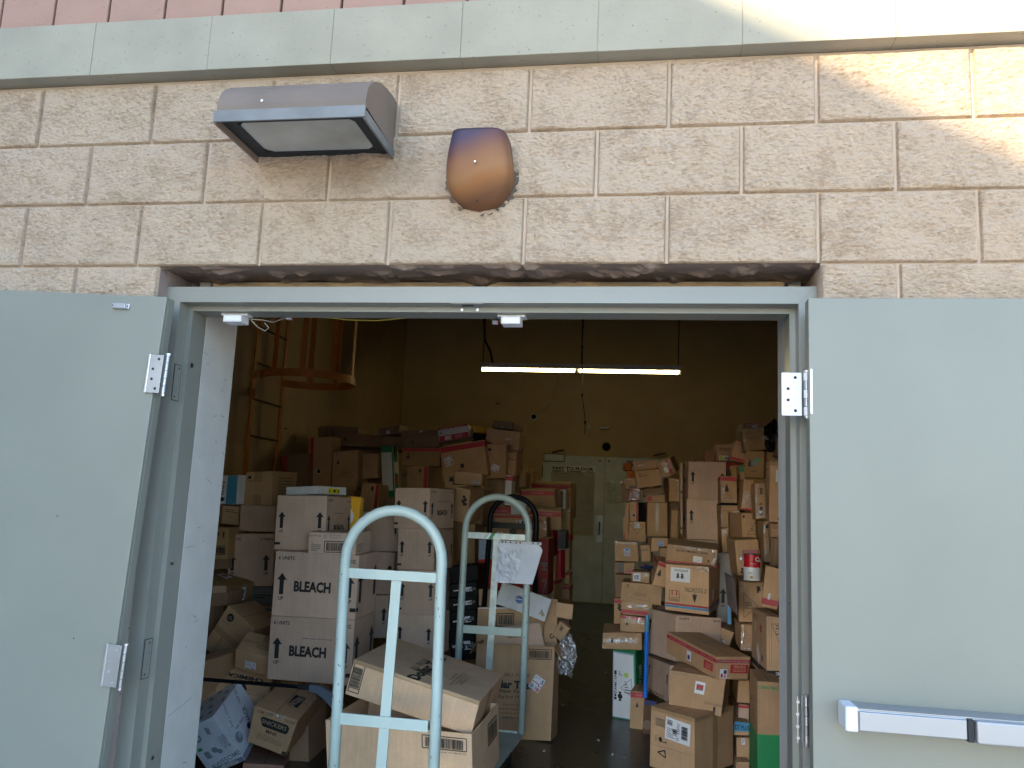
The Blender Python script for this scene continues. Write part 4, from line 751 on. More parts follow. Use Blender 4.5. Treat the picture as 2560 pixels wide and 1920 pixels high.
SIMPLE={
'tapeV':lambda b:b.tape('F',.42,.0,.58,1),'tape2':lambda b:b.tape('F',.1,.0,.6,.12),'tapeM':lambda b:(b.tape('F',.02,.42,.98,.55),b.tape('F',.3,.0,.36,.45)),
'tapeT':lambda b:b.tape('T',.0,.43,1,.57),'tapeF2':lambda b:(b.tape('F',.32,.7,.62,1),b.tape('F',.32,0,.62,.33)),
'tapeE':lambda b:(b.film('F',.0,.05,.07,.95),b.film('F',.93,.05,1,.95)),'tapeE2':lambda b:(b.tape('F',.0,.9,.35,1),b.tape('F',.6,.0,1,.07)),
'tapeR':lambda b:(b.tape('R',.44,0,.56,1),b.tape('F',.02,.94,.98,1.0),b.tape('R',0,.93,1,1)),'tapeEdge':lambda b:(b.tape('F',0,.9,1,1),b.tape('R',.35,0,.5,1)),
'tapeG':lambda b:b.film('F',.3,.86,.75,.9),'tapeC':lambda b:(b.tape('F',0,.88,.2,1),b.tape('F',.85,.88,1,1),b.tape('T',0,.4,1,.6)),
'tapeM2':lambda b:(b.kid('tape','F',.52,.8,.03,.04,-6,'o'),b.kid('tape','F',.55,.12,.03,.05,-6,'o')),'tapeVr':lambda b:(b.tape('F',.68,0,.8,1),b.film('F',.85,.05,.97,.95)),
'tapeTopB':lambda b:(b.tape('F',0,.93,1,1),b.film('L',.3,.0,.9,.9)),
'crink':lambda b:b.film('F',.2,.55,.9,.95),'crinkTop':lambda b:b.film('F',.02,.84,.98,.99),'crinkS':lambda b:b.film('F',.0,.02,.6,.98),'crinkM':lambda b:b.film('F',.12,.35,.7,.6),
'crinkV':lambda b:(b.film('F',.02,.03,.22,.97),b.film('F',.1,.05,.9,.15)),'crinkL':lambda b:(b.film('F',.1,.9,1,1),b.film('F',.82,.1,1,.95)),'crinkC':lambda b:(b.film('F',0,0,.1,1),b.film('F',.9,0,1,.6),b.film('F',.3,.35,.45,.5)),
'crinkF':lambda b:(b.film('F',.05,.1,.95,.65,.008),),'crinkBig':lambda b:(b.film('F',.05,.02,.95,.98,.008),b.S['F'].rect(.25,.05,.6,.2,'w'),b.S['F'].rect(.35,.3,.75,.8,'L')),
'glare':lambda b:b.film('F',.2,.1,.9,.4),'scrap':lambda b:b.kid('sticker','F',.55,.8,.03,.02,20),
'greystrip':lambda b:b.S['F'].rect(.5,0,.95,1,'g'),'greystripH':lambda b:b.S['F'].rect(.35,.05,.98,.3,'g'),'blkband':lambda b:b.S['F'].rect(0,.13,1,.18,'k'),
'redstripT':lambda b:[b.S[q].rect(.01,.82,.99,.97,'r') for q in 'FRL'],'redstripT1':lambda b:(b.S['F'].rect(.01,.74,.99,.9,'r'),),
'redstripB':lambda b:[b.S[q].rect(.01,.03,.99,.16,'r') for q in 'FRL'],'redlineB':lambda b:b.S['F'].rect(.02,.0,.98,.05,'r'),
'redstripL':lambda b:b.S['F'].rect(.03,.01,.17,.99,'r'),'redstripR':lambda b:b.S['F'].rect(.78,.01,.96,.99,'r'),'redlineL':lambda b:b.S['F'].rect(.0,.01,.09,.99,'r'),
'redstripM':lambda b:(b.S['F'].rect(.01,.1,.99,.38,'r'),b.S['F'].loop([(.4,.7),(.5,.5),(.6,.7),(.5,.95)],.002,'g')),
'redtop':lambda b:b.S['F'].rect(0,.7,1,1,'r'),'redsq':lambda b:b.S['F'].rect(.12,.15,.32,.85,'r'),'redtextF':lambda b:b.S['F'].rect(.25,.1,.95,.4,'p'),
'redwhite':lambda b:(b.S['F'].rect(.0,.86,1,1,'r'),b.S['F'].lines(.08,.88,.9,.97,1,'w'),b.S['F'].rect(.02,.0,1,.4,'r'),b.S['F'].rect(.2,.08,.42,.33,'w'),b.S['F'].rect(.55,.1,.8,.3,'p'),b.S['F'].disc(.08,.62,.06)),
'whitetop':lambda b:(b.S['F'].rect(.0,.7,1,1,'L'),b.S['F'].tri([(.15,.74),(.85,.74),(.7,.9)],2)),'whitepanel':lambda b:(b.S['F'].rect(.0,.12,.9,.87,'w'),),
'stripR':lambda b:(b.S['R'].rect(.0,.0,.12,1,'w'),b.S['R'].rect(.8,.0,.95,1,'w'),b.S['R'].rect(.15,.45,.8,.68,'w'),b.S['R'].rect(.15,.25,.8,.4,'r')),
'bluestripe':lambda b:b.S['F'].rect(.28,.01,.66,.99,'c'),'darksq':lambda b:b.S['F'].rect(.45,.55,.95,.88,'k'),
'sq':lambda b:(lambda k:(k.rect(.1,.1,.9,.9,'k')))(b.kid('sticker','F',.45 if b.w>.1 else .5,.3,min(.05,b.w*.4),min(.05,b.w*.4),8)),
'sqD':lambda b:(b.S['F'].rect(.42,.3,.5,.42,'k'),b.S['F'].lines(.35,.2,.6,.27,1)),'sqW':lambda b:b.kid('sticker','F',.5,.3,.045,.022,3),
'labelM':lambda b:b.kid('sticker','F',.45,.35,.035,.04,12),'labelBR':lambda b:(lambda k:k.lines(.1,.1,.9,.9,2,'k'))(b.kid('sticker','F',.8,.2,.05,.02,-2,'L')),
'labelR3':lambda b:(lambda k:(k.rect(.25,.15,.75,.85,'g'),k.rect(.3,.3,.7,.5,'p')))(b.kid('sticker','R',.55,.5,.05,.09,0)),
'labelF3':lambda b:(lambda k:(k.rect(.25,.15,.75,.85,'g'),k.rect(.3,.3,.7,.5,'p')))(b.kid('sticker','F',.6,.5,min(.06,b.w*.3),min(.08,b.h*.7),0)),
'labelT1':lambda b:(lambda k:(k.rect(.25,.2,.75,.8,'p')))(b.kid('sticker','T',.5,.55,.1,.06,0)),
'labelTop':lambda b:(lambda k:(k.lines(.1,.1,.9,.9,4,'k')))(b.kid('sticker','F',.5,.83,b.w*.3,b.h*.28,-2)),
'labelM2':lambda b:(lambda k:(k.rect(.3,.7,.7,.92,'b'),k.lines(.1,.1,.9,.6,4,'r')))(b.kid('sticker','F',.52,.47,.05,.06,0,'L')),
'labelblue':lambda b:(lambda k:(k.lines(.1,.1,.9,.9,5,'n')))(b.kid('sticker','F',.55,.55,.05,.05,0,'L')),
'labelwide':lambda b:(lambda k:(k.rect(.03,.1,.35,.9,'l'),k.bars(.45,.15,.95,.85,10,'k',False)))(b.kid('sticker','F',.48,.2,b.w*.62,b.h*.27,0)),
'labelpic':lambda b:(lambda k:(k.rect(.15,.3,.85,.78,'g'),k.rect(.2,.45,.48,.72,'r'),k.rect(.52,.45,.8,.72,'r')))(b.kid('sticker','F',.56,.65,.055,.065,-3)),
'picL':lambda b:(lambda k:(k.pg([(.25*k.w,.2*k.h),(.55*k.w,.1*k.h),(.55*k.w,.88*k.h),(.25*k.w,.8*k.h)],'p'),k.rect(.55,.5,.85,.86,'r'),k.rect(.55,.1,.85,.47,'d')))(b.kid('sticker','F',.6,.76,b.w*.62,b.w*.62,-2)),
'bclabel':lambda b:(lambda k:k.bars(.2,.1,.8,.95,8,'k',False))(b.kid('sticker','F',.62,.62,.05,.035,-2)),
'chk':lambda b:(lambda k:(k.rect(.1,.45,.4,.9,'d'),k.rect(.4,.1,.65,.45,'d'),k.rect(.65,.4,.95,.9,'n'),k.rect(.05,.05,.35,.4,'k')))(b.kid('sticker','F',.76,.35,.07,.055,0)),
'bluebar':lambda b:(lambda k:k.bars(.05,.1,.95,.9,12,'n',False))(b.kid('sticker','F',.3,.45,b.w*.4,b.h*.72,0)),
'whitebar':lambda b:b.kid('sticker','F',.82,.55,b.w*.33,b.h*.12,0),'tagw':lambda b:(b.kid('sticker','F',.42,.28,.012,.035,-6),b.kid('sticker','R',.5,.4,.02,.05,0)),
'tagV':lambda b:(b.kid('sticker','F',.15,.8,.008,.05,-5),b.film('F',.1,.0,.6,.3,.02)),
'whiteedge':lambda b:b.S['F'].rect(0,.97,1,1,'w'),'hole':lambda b:b.S['F'].ring(.6,.25,.05,.006,'k'),
'scuff':lambda b:(b.S['F'].rect(.6,.48,.68,.55,'w'),b.S['F'].rect(.7,.5,.73,.56,'w'),b.S['F'].rect(.76,.5,.78,.56,'w')),
'boxpic':lambda b:(b.S['F'].rect(.3,.0,.62,.5,'f'),b.S['F'].txt(.46,.25,.3,'XC','t')),
'ribbon':lambda b:(b.S['F'].line((.75,.5),(.95,.75),.003,'g'),b.S['F'].line((.78,.6),(.88,.4),.003,'g')),
'tear':lambda b:(b.S['F'].disc(.25,.85,.06,'r'),b.kid('sticker','F',.3,.55,.03,.035,10,'t'),b.film('F',.5,.3,.9,.8)),'tearS':lambda b:b.film('F',.2,.0,.8,.25),
'greendot':lambda b:(b.S['F'].disc(.4,.45,.11,'w'),b.S['F'].disc(.4,.45,.08,'G'),b.S['F'].txt(.35,.9,.1,'AS','w')),
'kraftword':lambda b:(b.S['F'].rect(.55,.35,.8,.65,'w'),b.S['F'].txt(.67,.5,.24,'Kraft','k'),b.S['F'].lines(.12,.35,.5,.6,1,'w'),b.S['F'].rect(.82,.42,.92,.6,'g')),
'dot':lambda b:b.S['F'].disc(.2,.5,.1,'k'),'vee':lambda b:(b.S['F'].loop([(.2,.85),(.7,.75),(.6,.45)],.002,'g'),b.film('F',.5,.5,.8,.7)),
'greentint':lambda b:b.S['F'].rect(.4,.25,.85,.9,'o'),'greentop':lambda b:b.S['F'].rect(0,.72,1,1,'G'),
'redband2':lambda b:[b.S[q].rect(.0,.07,1,.22,'r') for q in 'FR'],'redband3':lambda b:(b.S['F'].rect(.6,.0,.78,1,'r'),b.kid('sticker','F',.45,.4,.03,.05,-14),b.film('F',.1,.35,1,.55)),
'blackband':lambda b:(b.S['F'].rect(0,.055,1,.15,'k'),b.S['L'].rect(0,.055,1,.15,'k'),b.S['F'].txt(.78,.1,.055,'ME','w',180),b.kid('sticker','L',.5,.3,.07,.1,45),b.kid('sticker','L',.3,.72,.02,.05,0),b.S['L'].rect(.6,.68,.72,.8,'r'),b.S['L'].disc(.75,.28,.06,'k'),b.S['L'].lines(.1,.85,.45,.92,3,'k')),
'bluetb':lambda b:(b.S['F'].rect(0,.9,1,1,'n'),b.S['F'].rect(0,0,1,.09,'n'),b.S['F'].disc(.4,.5,.1,'f')),
'creaseF':lambda b:(b.S['F'].line((0,.6),(.99,.55),.002,'s'),),'spare':lambda b:0,
'openflap':lambda b:0,'open':lambda b:0,
'pinkpanel':lambda b:(b.S['F'].rect(.28,.4,.95,.7,'g'),b.S['F'].rect(.33,.55,.9,.69,'p'),b.film('F',.1,.3,.5,.6)),
'pinkedge':lambda b:(b.S['F'].rect(.0,.0,1,.04,'p'),b.S['F'].rect(.25,.3,.7,.5,'d')),
'opendummy':lambda b:0,
}
D.update(SIMPLE)
def T3(n=5,pts=((.2,.15),(.8,.15),(.5,.7)),m='f'):
    return lambda b:b.S['F'].tri(list(pts),n,.0022,m)
D['triS']=T3(3,((.2,.25),(.2,.8),(.75,.5)));D['triS2']=T3(2,((.5,.05),(.75,.05),(.62,.35)));D['triT']=T3(3,((.42,.1),(.78,.1),(.6,.6)));D['triC']=T3(6,((.25,.2),(.75,.12),(.5,.9)));D['tri1']=T3(0,((.2,.6),(.5,.6),(.35,.85)))
D['triR']=T3(5,((.2,.1),(.2,.72),(.75,.4)),'k');D['triL']=T3(3,((.35,.12),(1,.12),(1,.62)),'k');D['triDn']=T3(3,((.05,.85),(.95,.85),(.5,.4)),'k');D['triSide']=T3(4,((.2,.85),(.25,.15),(.75,.55)),'k')
D['triU']=lambda b:(b.S['F'].tri([(.3,.88),(1,.9),(.85,.58)],4,.002,'k'),b.S['F'].line((.33,.2),(.3,.97),.0016,'f'),b.S['F'].line((.18,.2),(.14,.98),.0016,'f'))
D['treeS']=lambda b:b.S['F'].tree(.25,.55,.34,'k');D['treeBig']=lambda b:(b.S['F'].tree(.4,.55,.36,'k'),b.S['F'].lines(.3,.28,.6,.32,1))
D['treeTri']=lambda b:(b.S['F'].tree(.22,.7,.13,'k'),b.S['F'].tri([(.2,.28),(.85,.28),(.53,.56)],4,.003,'f'),b.S['F'].lines(.1,.58,.35,.62,1))
D['bell']=lambda b:(b.S['F'].tree(.5,.7,.13,'k'),b.S['F'].lines(.2,.08,.9,.13,1,'k'));D['cone']=lambda b:b.S['F'].tri([(.14,.3),(.2,.3),(.17,.75)],0,.004,'k')
D['vase']=lambda b:(b.S['F'].disc(.17,.45,.09),b.S['F'].rect(.155,.45,.185,.72,'k'),b.S['F'].lines(.1,.3,.3,.34,1));D['plug']=lambda b:(b.S['F'].disc(.6,.85,.05),b.S['F'].rect(.55,.74,.65,.83,'k'))
D['balls']=lambda b:(b.S['F'].disc(.6,.75,.05),b.S['F'].disc(.72,.68,.05),b.S['F'].disc(.58,.62,.06),b.S['F'].disc(.75,.55,.05),b.S['F'].rect(.58,.5,.7,.62,'k'))
D['balls2']=lambda b:[b.S['F'].disc(u,v,.035) for u,v in((.2,.17),(.17,.09),(.26,.04))];D['threeballs']=lambda b:[b.S['F'].disc(u,v,.13) for u,v in((.27,.62),(.38,.7),(.48,.52))]+[b.S['F'].line((.38,.6),(.38,.3),.002,'k')]
D['balls3']=lambda b:[b.S['F'].disc(u,v,.022) for u,v in((.5,.07),(.6,.09),(.53,.1),(.62,.05))]+[b.S['F'].rect(.42,.035,.6,.075,'k')];D['cherry']=lambda b:(b.S['F'].disc(.55,.86,.04),b.S['F'].disc(.75,.9,.035),b.S['F'].line((.6,.86),(.7,.65),.002,'k'),b.S['F'].lines(.3,.6,.9,.63,1,'k'),b.film('F',.2,.0,.5,.5))
D['truck']=lambda b:(b.S['F'].rect(.74,.78,.9,.9,'k'),b.S['F'].disc(.78,.76,.03,'k'),b.S['F'].disc(.87,.9,.03,'k'),b.S['F'].lines(.68,.75,.71,.9,5,'f'))
D['smalltextF']=lambda b:b.S['F'].lines(.1,.4,.95,.65,2,'k');D['smalltextT']=lambda b:(b.S['T'].lines(.4,.5,.95,.95,5,'f'),b.S['T'].lines(.35,.25,.9,.45,2,'f'));D['textR']=lambda b:(b.S['R'].lines(.2,.3,.8,.85,6,'f'),b.S['R'].txt(.25,.1,.06,'FOCA'))
D['textsm']=lambda b:b.S['F'].lines(.15,.62,.85,.82,2,'k');D['iconsF']=lambda b:(b.S['F'].disc(.15,.84,.05),b.S['F'].lines(.08,.7,.3,.75,1));D['textbig']=lambda b:b.S['F'].lines(.3,.2,.85,.28,1,'k')
D['capt']=lambda b:0;D['upr']=lambda b:b.S['F'].up(.93,.55,.22)
D['upupF']=lambda b:(b.S['F'].up(.12,.55,.3),b.S['F'].up(.88,.55,.3),b.S['F'].rect(.0,.1,.12,.145,'k'));D['upupH']=lambda b:(b.S['F'].up(.12,.6,.27),b.S['F'].up(.9,.57,.27),b.S['L'].rect(.3,.45,.7,.55,'g'));D['upone2']=lambda b:(b.S['F'].up(.12,.6,.27),b.S['L'].rect(.3,.45,.7,.55,'g'))
D['upone']=lambda b:b.S['F'].up(.4,.4,.2);D['upL']=lambda b:b.S['L'].up(.12,.65,.3)
D['bleachR']=lambda b:(b.S['R'].arrow(.15,.5,.5),b.S['R'].arrow(.85,.55,.5),b.S['F'].rect(.93,.12,1,.18,'k'),b.S['R'].rect(0,.12,.1,.18,'k'))
D['bleachRb']=lambda b:(b.S['R'].txt(.14,.92,.05,'6 UNITS'),b.S['R'].txt(.9,.92,.05,'64 OZ'),b.S['R'].up(.1,.5,.3),b.S['R'].up(.9,.5,.3),b.S['R'].txt(.5,.4,.13,'BLEACH',wf=.4),b.S['R'].lines(.3,.66,.85,.7,1,'g'))
def bleachF(b,part=False):
    F=b.S['F'];F.txt(.14,.9,.058,'6 UNITS');F.txt(.93,.9,.058,'OZ.');F.up(.1,.5,.33);F.up(.91,.5,.33);F.txt(.47,.47,.17,'BLEACH',wf=.44)
    if part: F.lines(.4,.66,.75,.69,1,'g')
D['bleachF']=bleachF;D['bleachF1']=lambda b:bleachF(b,True)
D['units12']=lambda b:(b.S['F'].txt(.12,.9,.05,'32 FL. OZ.'),b.S['F'].txt(.84,.9,.05,'12 UNITS'),b.S['F'].up(.1,.45,.3),b.S['F'].up(.85,.45,.3))
D['units6']=lambda b:(b.S['F'].txt(.17,.93,.05,'6 UNITS'),b.S['F'].txt(.9,.93,.05,'64 OZ'),b.S['F'].up(.2,.45,.3))
D['trig']=lambda b:(b.S['L'].txt(.5,.06,.1,'TRIGGER PRODUCT'),b.S['L'].arrow(.93,.6,.3))
D['price']=lambda b:price(b,'F',.34,.35,.062,.052,0);D['price2']=lambda b:price(b,'F',.75,.35,.07,.05,178);D['price3']=lambda b:price(b,'F',.17,.55,.08,.08,17);D['price4']=lambda b:price(b,'F',.8,.6,.075,.09,-32);D['pricediam']=lambda b:price(b,'F',.45,.3,.07,.06,-25)
def price(b,f,u,v,w,h,rot):
    k=b.kid('price_sticker',f,u,v,w,h,rot); k.lines(.05,.6,.6,.95,3,'d'); k.rect(.03,.5,.7,.56,'r'); k.txt(.85,.78,.3,'5','n'); k.txt(.84,.45,.11,'MAY','r'); k.txt(.48,.2,.22,'$1.25','n'); k.lines(.05,.05,.3,.4,3,'d'); k.rect(.72,.05,.97,.3,'p')
D['hanger']=lambda b:(b.S['F'].disc(.24,.84,.085),b.S['F'].loop([(.18,.81),(.3,.81),(.24,.87)],.003,'t'),b.S['F'].line((.1,.7),(.32,.7),.003,'g'))
D['chem']=lambda b:(b.S['T'].txt(.55,.62,.16,'CHEMICALS','k',180),b.S['T'].lines(.05,.5,.3,.95,3,'f'),b.S['T'].line((.1,.1),(.42,.95),.003,'f'),b.S['T'].pg([(b.w*.42,b.d*.12),(b.w*.68,b.d*.12),(b.w*.62,b.d*.4),(b.w*.47,b.d*.4)],'k'))
D['blackbar']=lambda b:(b.S['F'].rect(.15,.62,.98,.95,'k'),b.S['F'].lines(.1,.2,.45,.5,2,'k'))
D['thisend']=lambda b:(b.S['F'].txt(.14,.55,.12,'This end up',rot=90,wf=.5),b.S['F'].disc(.13,.17,.08),b.S['F'].lines(.05,.1,.24,.25,2,'k'))
D['barc16']=lambda b:(b.S['F'].bars(.3,.15,.85,.42,14),b.S['F'].rect(.2,.74,.5,.86,'k'),b.S['F'].arrow(.75,.78,.2))
D['proddate']=lambda b:(b.S['T'].txt(.5,.4,.12,'Production Date','f'),b.S['T'].txt(.4,.22,.12,'12/20/2023','f'))
D['snackpk']=lambda b:(b.S['F'].txt(.15,.85,.1,'12/1.41 oz.','g'),b.S['F'].bars(.35,.1,.92,.6,34),b.S['F'].ring(.36,.83,.06,.002,'g'),b.S['F'].loop([(.47,.77),(.68,.77),(.68,.89),(.47,.89)],.0015,'g'),b.S['F'].lines(.08,.12,.28,.55,5,'g'),b.S['R'].lines(.1,.1,.5,.5,4,'g'))
D['yellowst']=lambda b:(lambda k:(k.rect(.06,.2,.14,.75,'k'),k.rect(.42,.25,.62,.75,'k'),k.rect(.8,.2,.93,.7,'k')))(b.kid('sticker','R',.55,.45,.115,.032,0,'y'))
D['scrib']=lambda b:(b.S['F'].disc(.0,.35,.3,'w'),b.S['F'].line((.1,.7),(.4,.4),.004,'k'),b.S['F'].line((.4,.7),(.1,.4),.004,'k'),b.S['F'].line((.25,.4),(.25,.1),.004,'k'))
D['xmasred']=lambda b:(b.S['F'].rect(.0,.66,1,.9,'r'),b.S['F'].txt(.5,.78,.1,'CHRISTMAS','p'),);D['xmasred2']=lambda b:(b.S['F'].rect(.0,.2,1,.95,'r'),b.S['F'].txt(.4,.5,.3,'CHRISTMAS','p'))
D['bigletters']=lambda b:(b.S['F'].txt(.6,.5,.12,'HI','g',90),b.S['F'].txt(.6,.25,.08,'S','g',90),b.S['F'].line((.5,.0),(.8,.25),.01,'g'))
D['bigbar']=lambda b:(b.S['F'].bars(.67,.72,.965,.92,44),b.S['F'].txt(.84,.685,.022,'0 00664 71969 0','k',wf=.24,bold=False));D['barR']=lambda b:b.S['R'].bars(.55,.5,.9,.85,30)
D['barL']=lambda b:b.S['F'].bars(.015,.12,.1,.92,44,vert=True);D['barS']=lambda b:b.S['F'].bars(.3,.55,.55,.85,14)
D['dt1']=lambda b:(b.S['T'].txt(.40,.42,.05,'SKU: 865760',rot=90,bold=False,wf=.42),b.S['T'].txt(.475,.42,.095,'Dollar Tree',rot=90,wf=.86),b.S['T'].txt(.545,.38,.06,'150 ct',rot=90,wf=.34),[b.S['T'].txt(.70+.03*i,.4,.022,t,rot=90,wf=q,bold=False) for i,(t,q) in enumerate((('Distributed By:',.25),('Greenbrier International, Inc.',.5),('Chesapeake VA 23320',.4),('MADE IN U.S.A.',.3)))])
D['dt2']=lambda b:(b.S['F'].txt(.54,.68,.035,'SKU: 113370',wf=.32,bold=False),b.S['F'].txt(.46,.575,.088,'Dollar Tree',wf=.62),b.S['F'].txt(.5,.5,.04,'Paper Towel',wf=.34),b.S['F'].txt(.5,.44,.04,'Big Roll 100 ct',wf=.36,bold=False),[b.S['F'].txt(.5,.36-.045*i,.022,t,wf=q,bold=False) for i,(t,q) in enumerate((('Distributed By:',.22),('Greenbrier International, Inc.',.42),('Chesapeake VA 23320',.34),('MADE IN U.S.A.',.25)))],b.S['F'].bars(.66,.86,.96,.965,40))
D['bluelogo']=lambda b:(b.S['F'].disc(.42,.55,.2,'b'),b.S['F'].ring(.42,.55,.18,.002,'w'),b.S['F'].txt(.42,.55,.12,'Kimberly','w',12),b.S['F'].txt(.88,.35,.06,'100180E','n',75),b.kid('torn_spot','F',.92,.3,.02,.03,40,'t'))
D['ship']=lambda b:ship(b)
def ship(b):
    F=b.S['F'];F.bars(.1,.68,.36,.86,16,'f',False,True); k=b.kid('shipping_label','F',.64,.71,b.w*.56,b.h*.36,-3)
    k.bars(.05,.62,.3,.94,9,'k',False,True);k.lines(.08,.1,.45,.55,6,'g');k.bars(.3,.3,.5,.6,8,'k',False,True);k.bars(.66,.12,.94,.92,22,'k',False,True);k.lines(.5,.1,.62,.9,10,'g')
    F.disc(.25,.5,.035,'k');F.rect(.22,.46,.28,.5,'k');F.line((.25,.46),(.38,.47),.004,'k');F.line((.38,.5),(.38,.44),.004,'k');F.lines(.12,.44,.17,.55,4,'f');F.loop([(.2,.28),(.38,.22),(.36,.34)],.006,'k');F.line((.05,.385),(.95,.385),.0015,'f')
D['hang2']=lambda b:(b.S['F'].txt(.83,.27,.06,'HARDGOODS','f',180),b.S['F'].rect(.84,.06,.88,.21,'k'))
D['xlong']=lambda b:(b.S['F'].rect(0,.72,1,.88,'r'),b.S['F'].txt(.5,.8,.09,'CHRISTMAS DECOR WALL','p'),b.S['L'].rect(0,.72,1,.88,'r'),b.S['L'].lines(.05,.76,.95,.84,1,'p'),b.S['F'].rect(.42,.28,.96,.66,'r'),b.S['F'].txt(.7,.56,.12,'FRAGILE','t'),b.S['F'].lines(.5,.33,.9,.47,2,'t'),b.S['L'].rect(.78,.25,.95,.62,'r'),b.S['L'].lines(.82,.3,.93,.55,3,'t'),
  (lambda k:(k.rect(.1,.1,.4,.5,'r'),k.rect(.5,.5,.9,.9,'n'),k.rect(.55,.1,.8,.4,'p')))(b.kid('sticker','F',.22,.25,b.w*.22,b.h*.42,0)),(lambda k:k.rect(.25,.15,.75,.6,'n'))(b.kid('sticker','L',.5,.42,.05,b.h*.45,0)),b.film('F',.0,.72,.98,.9),b.S['F'].lines(.45,.03,1,.09,1,'f'))
D['dtplus']=lambda b:dtplus(b)
def dtplus(b):
    F,R,L,T=px(b)
    for s in (F,R): s.rect(0,.13,1,.17,'r'); s.rect(0,.075,1,.125,'c')
    F.lines(.03,.09,.97,.11,1,'n'); F.txt(.70,.49,.095,'DT PLUS CHRISTMAS','k',180,wf=.5,bold=False); F.tree(.68,.32,.2,'k',-1)
    F.loop([(.1,.22),(.33,.22),(.33,.44),(.1,.44)],.0025,'k');F.line((.1,.29),(.33,.29),.002,'k');F.arrow(.165,.39,-.1,'r');F.arrow(.27,.39,-.1,'r');F.txt(.215,.25,.035,'THIS SIDE UP','k',180,wf=.18)
    k=b.kid('sticker','F',.35,.79,b.w*.45,b.h*.3,-1);k.lines(.2,.72,.9,.9,2,'k');
    for u in (.38,.6): k.pg([(k.w*(u-.08),k.h*.25),(k.w*(u+.08),k.h*.25),(k.w*(u+.05),k.h*.6),(k.w*(u-.05),k.h*.6)],'k'); k.disc(u,.32,.07,'g'); k.disc(u,.48,.05,'d')
    (b.kid('sticker','R',.35,.38,.06,b.h*.22,8)); b.film('F',.5,.9,.98,1)
D['h7']=lambda b:(b.S['F'].rect(0,.0,1,.12,'r'),b.S['F'].lines(.03,.03,.97,.09,1,'p'),b.S['F'].txt(.5,.72,.12,'BUCKY CHRISTMAS DECOR','k',180,wf=.62),(lambda k:(k.lines(.15,.55,.85,.75,1,'y'),k.lines(.2,.25,.8,.45,1,'L')))(b.kid('sticker','F',.63,.35,b.w*.18,b.h*.33,-2)),b.S['F'].tree(.84,.3,.2,'k',-1),b.film('F',.1,.82,.98,1,.006),b.film('F',.9,.1,1,.9))
D['tapelabel']=lambda b:(b.S['F'].bars(.04,.42,.86,.62,40,'w',False),b.film('F',.03,.35,.9,.72))
D['candypanel']=lambda b:(b.S['F'].rect(.0,.09,.93,.95,'L'),b.S['F'].rect(.03,.1,.9,.93,'w'),b.S['F'].rect(.07,.32,.17,.7,'k'),b.S['F'].txt(.12,.5,.045,'CHRISTMAS','w',90,wf=.3),b.S['F'].disc(.32,.37,.035,'k'),b.S['F'].pg([(b.w*.25,b.h*.31),(b.w*.39,b.h*.31),(b.w*.32,b.h*.36)],'k'),b.S['F'].pg([(b.w*.25,b.h*.43),(b.w*.39,b.h*.43),(b.w*.32,b.h*.38)],'k'),b.S['F'].tri([(.35,.48),(.85,.38),(.8,.62)],5,.0025,'k'),b.S['F'].disc(.6,.66,.035,'l'),b.S['F'].lines(.25,.64,.45,.7,3,'k'))
D['greentext']=lambda b:(b.S['R'].txt(.5,.6,.12,'CANDY CANES','w',90,wf=.4),)
D['chr']=lambda b:(b.S['F'].rect(0,.86,1,.98,'r'),b.S['F'].txt(.6,.92,.055,'CHR','p'))
D['red1025']=lambda b:(b.S['L'].rect(.3,.0,.75,1,'r'),b.S['L'].txt(.5,.3,.3,'1025N','w',90,wf=.6),b.S['T'].rect(.3,.0,.5,1,'r'),b.film('F',.3,.0,.8,.3))
D['hs']=lambda b:(b.S['F'].txt(.55,.42,.07,'HS'),b.S['F'].rect(.45,.1,.75,.34,'n'),b.S['F'].disc(.55,.2,.04,'w'),b.S['F'].loop([(.35,.7),(.8,.7),(.8,.86),(.35,.86)],.0025,'k'),b.S['F'].rect(.55,.7,.7,.86,'k'),b.film('F',.0,.0,.3,1),b.film('F',.35,.05,.9,.3),b.film('F',.0,.9,.4,1))
D['sticker2']=lambda b:(b.kid('sticker','F',.5,.55,.035,.045,-25,'d'),b.kid('sticker','F',.62,.66,.03,.035,-25,'G'))
D['greenbox']=lambda b:([b.S[q].rect(0,0,1,.46,'G') for q in 'FL'],b.S['F'].txt(.45,.94,.035,'CHRISTMAS','G',wf=.85),b.S['L'].txt(.6,.62,.05,'113257','k',-70,wf=.25),b.S['L'].disc(.4,.75,.03,'k'))
D['stitch']=lambda b:[b.S['F'].rect(.3,.02+.04*i,.42,.035+.04*i,'k') for i in range(24)]
D['bluedt']=lambda b:(b.S['F'].rect(0,.3,1,1,'c'),b.S['F'].txt(.55,.6,.35,'DT PLUS','k'))
